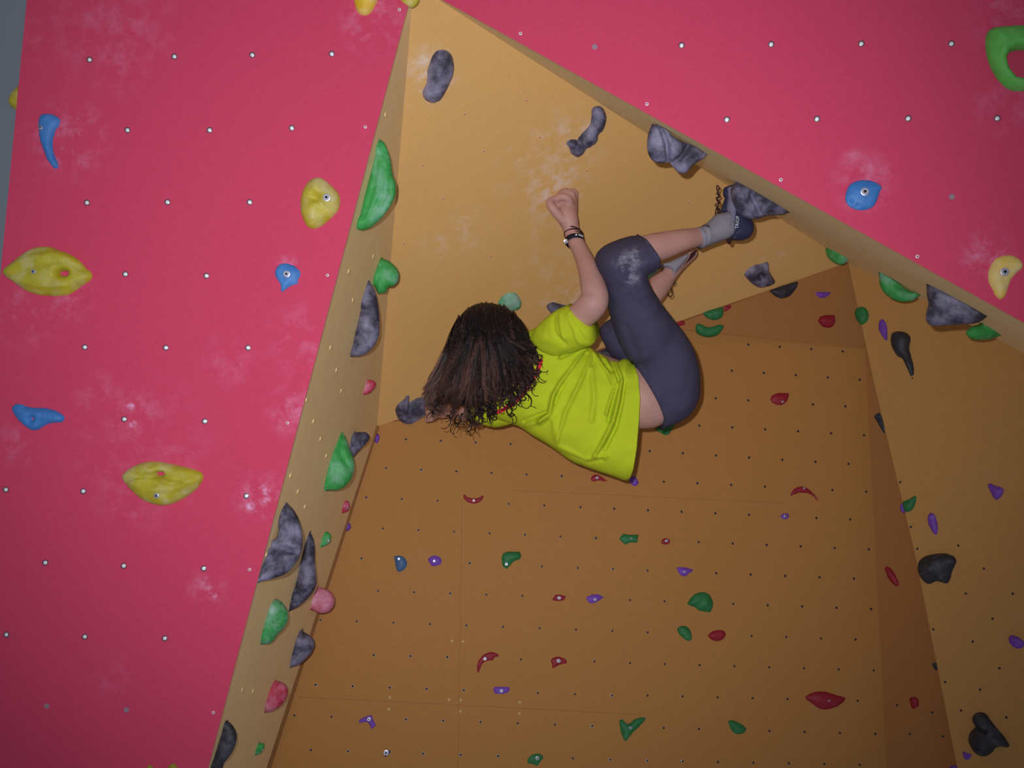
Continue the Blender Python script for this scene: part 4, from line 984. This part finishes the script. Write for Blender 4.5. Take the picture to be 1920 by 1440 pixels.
def hair_mesh(seed, nlock, per, rad):
    rnd = random.Random(seed); bm = bmesh.new(); cl_ = bm.verts.layers.float_color.new('tip')
    for c in range(nlock):
        s = (c + rnd.random()) / nlock
        if c % 5 == 2: s *= .3
        l = rnd.random() ** .9
        r0 = interp(Rp, s); e0 = interp(Ep, min(1, max(0, s + rnd.uniform(-.06, .06))))
        crown = (910 + rnd.uniform(-12, 12), 602 + rnd.uniform(-8, 8))
        r1 = (lerp(r0[0], crown[0], l), lerp(r0[1], crown[1], l))
        outer = l < .12
        if c % 5 == 0: l *= .1
        cut = rnd.uniform(.97, 1.03) if outer else 1.03 - rnd.random() ** 1.6 * .42
        e1 = (lerp(r1[0], e0[0], cut), lerp(r1[1], e0[1], cut))
        curly = .25 + .75 * min(1, max(0, (s - .18) / .35))
        R0 = rnd.uniform(3.2, 7.2) * curly * (.5 if s > .93 else 1); loops = rnd.uniform(.8, 2.1) * (.5 + .5 * curly); ph = rnd.uniform(0, 6.28); sg = rnd.choice((-1, 1))
        t0 = rnd.uniform(.48, .72) if s > .3 else rnd.uniform(.7, .85)
        bow = rnd.uniform(-7, 7) - (5 if s > .72 else 0)
        lift = rnd.uniform(.002, .030) + (.006 if rnd.random() < .15 else 0); tone = rnd.choice((-.2, -.15, -.1, 0, .05, .15, .35, .7)) * .8
        wid = rnd.uniform(1.6, 4.2); wv = rnd.uniform(1.2, 2.6); wa = rnd.uniform(.5, 2.4) * (.4 + curly)
        for k in range(per):
            jx, jy = rnd.gauss(0, wid), rnd.gauss(0, wid); tipj = rnd.uniform(.70, .96) if s > .25 else rnd.uniform(.1, .8); jl = rnd.uniform(.95, 1.03); jt = rnd.gauss(0, .25)
            segn = 26; prev = None
            dx, dy = e1[0] - r1[0], e1[1] - r1[1]; L = math.hypot(dx, dy) + 1e-6; nx, ny = -dy / L, dx / L
            for i in range(segn + 1):
                t = i / segn; q = max(0, (t - t0) / (1 - t0))
                tp_ = (t if t < t0 else t0 + (1 - t0) * (q - .35 * q * q)) * jl
                a = sg * (loops * 6.28 * q) + ph + jt * q; R_c = R0 * min(1, q * 2.5) * (1 - .25 * q)
                off = -bow * 4 * t * (1 - t) + wa * math.sin(wv * 6.28 * t + ph)  * min(1, t * 2)
                jj = (1 - t * tipj) * min(1, t * 3 + .22)
                x = r1[0] + dx * tp_ + nx * off + jx * jj + R_c * (math.cos(a) - math.cos(ph) * (1 - q))
                y = r1[1] + dy * tp_ + ny * off + jy * jj + R_c * (math.sin(a) - math.sin(ph) * (1 - q))
                d = surf_depth(x, y) - .006 - lift * min(1, t * 3 + .2) + R_c * .0012 * math.cos(a + 1)
                p = at(x, y, d) - O3
                rr_ = rad * (1 - .6 * t)
                ring = [bm.verts.new(p + (RT * math.cos(z_) + UP * math.sin(z_)) * rr_ + FW * rr_ * .3 * math.sin(z_)) for z_ in (ph, ph + 2.09, ph + 4.19)]
                tv = min(1, max(0, (t * (1.3 - .75 * s) - .38 + tone)))
                for v_ in ring: v_[cl_] = (tv, tv, tv, 1)
                if prev:
                    for z_ in range(3): bm.faces.new((prev[z_], prev[(z_ + 1) % 3], ring[(z_ + 1) % 3], ring[z_]))
                prev = ring
    # single ringlets along the lower ends
    for c in range(125):
        s = rnd.uniform(.12, .97); e = interp(Ep, s); inw = rnd.random() ** 1.5 * 55
        ux, uy = 915 - e[0], 640 - e[1]; L = math.hypot(ux, uy); ux /= L; uy /= L
        x0, y0 = e[0] + ux * (inw + 26) + rnd.uniform(-8, 8), e[1] + uy * (inw + 26) + rnd.uniform(-8, 8)
        gx, gy = -ux * .8 + rnd.uniform(-.3, .3), -uy * .8 + .45
        ln = rnd.uniform(14, 34); R0 = rnd.uniform(3.5, 8.2); lp = rnd.uniform(1.0, 2.2); ph = rnd.uniform(0, 6.28); sg = rnd.choice((-1, 1)); tone = rnd.choice((0, 0, .05, .1, .3, .6)); lf = rnd.uniform(.012, .036)
        for k in range(7):
            jx, jy, jr = rnd.gauss(0, .9), rnd.gauss(0, .9), rnd.uniform(.9, 1.1); prev = None
            for i in range(41):
                t = i / 40; a = ph + sg * lp * 6.28 * t; rc = R0 * jr * min(1, t * 2.2 + .1) * (1 - .25 * t)
                x = x0 + gx * ln * t + rc * math.cos(a) + jx * (1 - t); y = y0 + gy * ln * t + rc * math.sin(a) + jy * (1 - t)
                p = at(x, y, surf_depth(x, y) - lf - .004 * math.sin(a)) - O3; rr_ = .0011 * (1 - .5 * t)
                ring = [bm.verts.new(p + (RT * math.cos(z_) + UP * math.sin(z_)) * rr_ + FW * rr_ * .3 * math.sin(z_)) for z_ in (0, 2.09, 4.19)]
                tv = min(1, max(0, tone * (.4 + t) - .1 * s))
                for v_ in ring: v_[cl_] = (tv, tv, tv, 1)
                if prev:
                    for z_ in range(3): bm.faces.new((prev[z_], prev[(z_ + 1) % 3], ring[(z_ + 1) % 3], ring[z_]))
                prev = ring
    return to_mesh(bm, 'strands')
st = link('strands', hair_mesh(5, 250, 15, .0011), hair, [M_hair], O3)
st['label'] = 'loose curly strands'
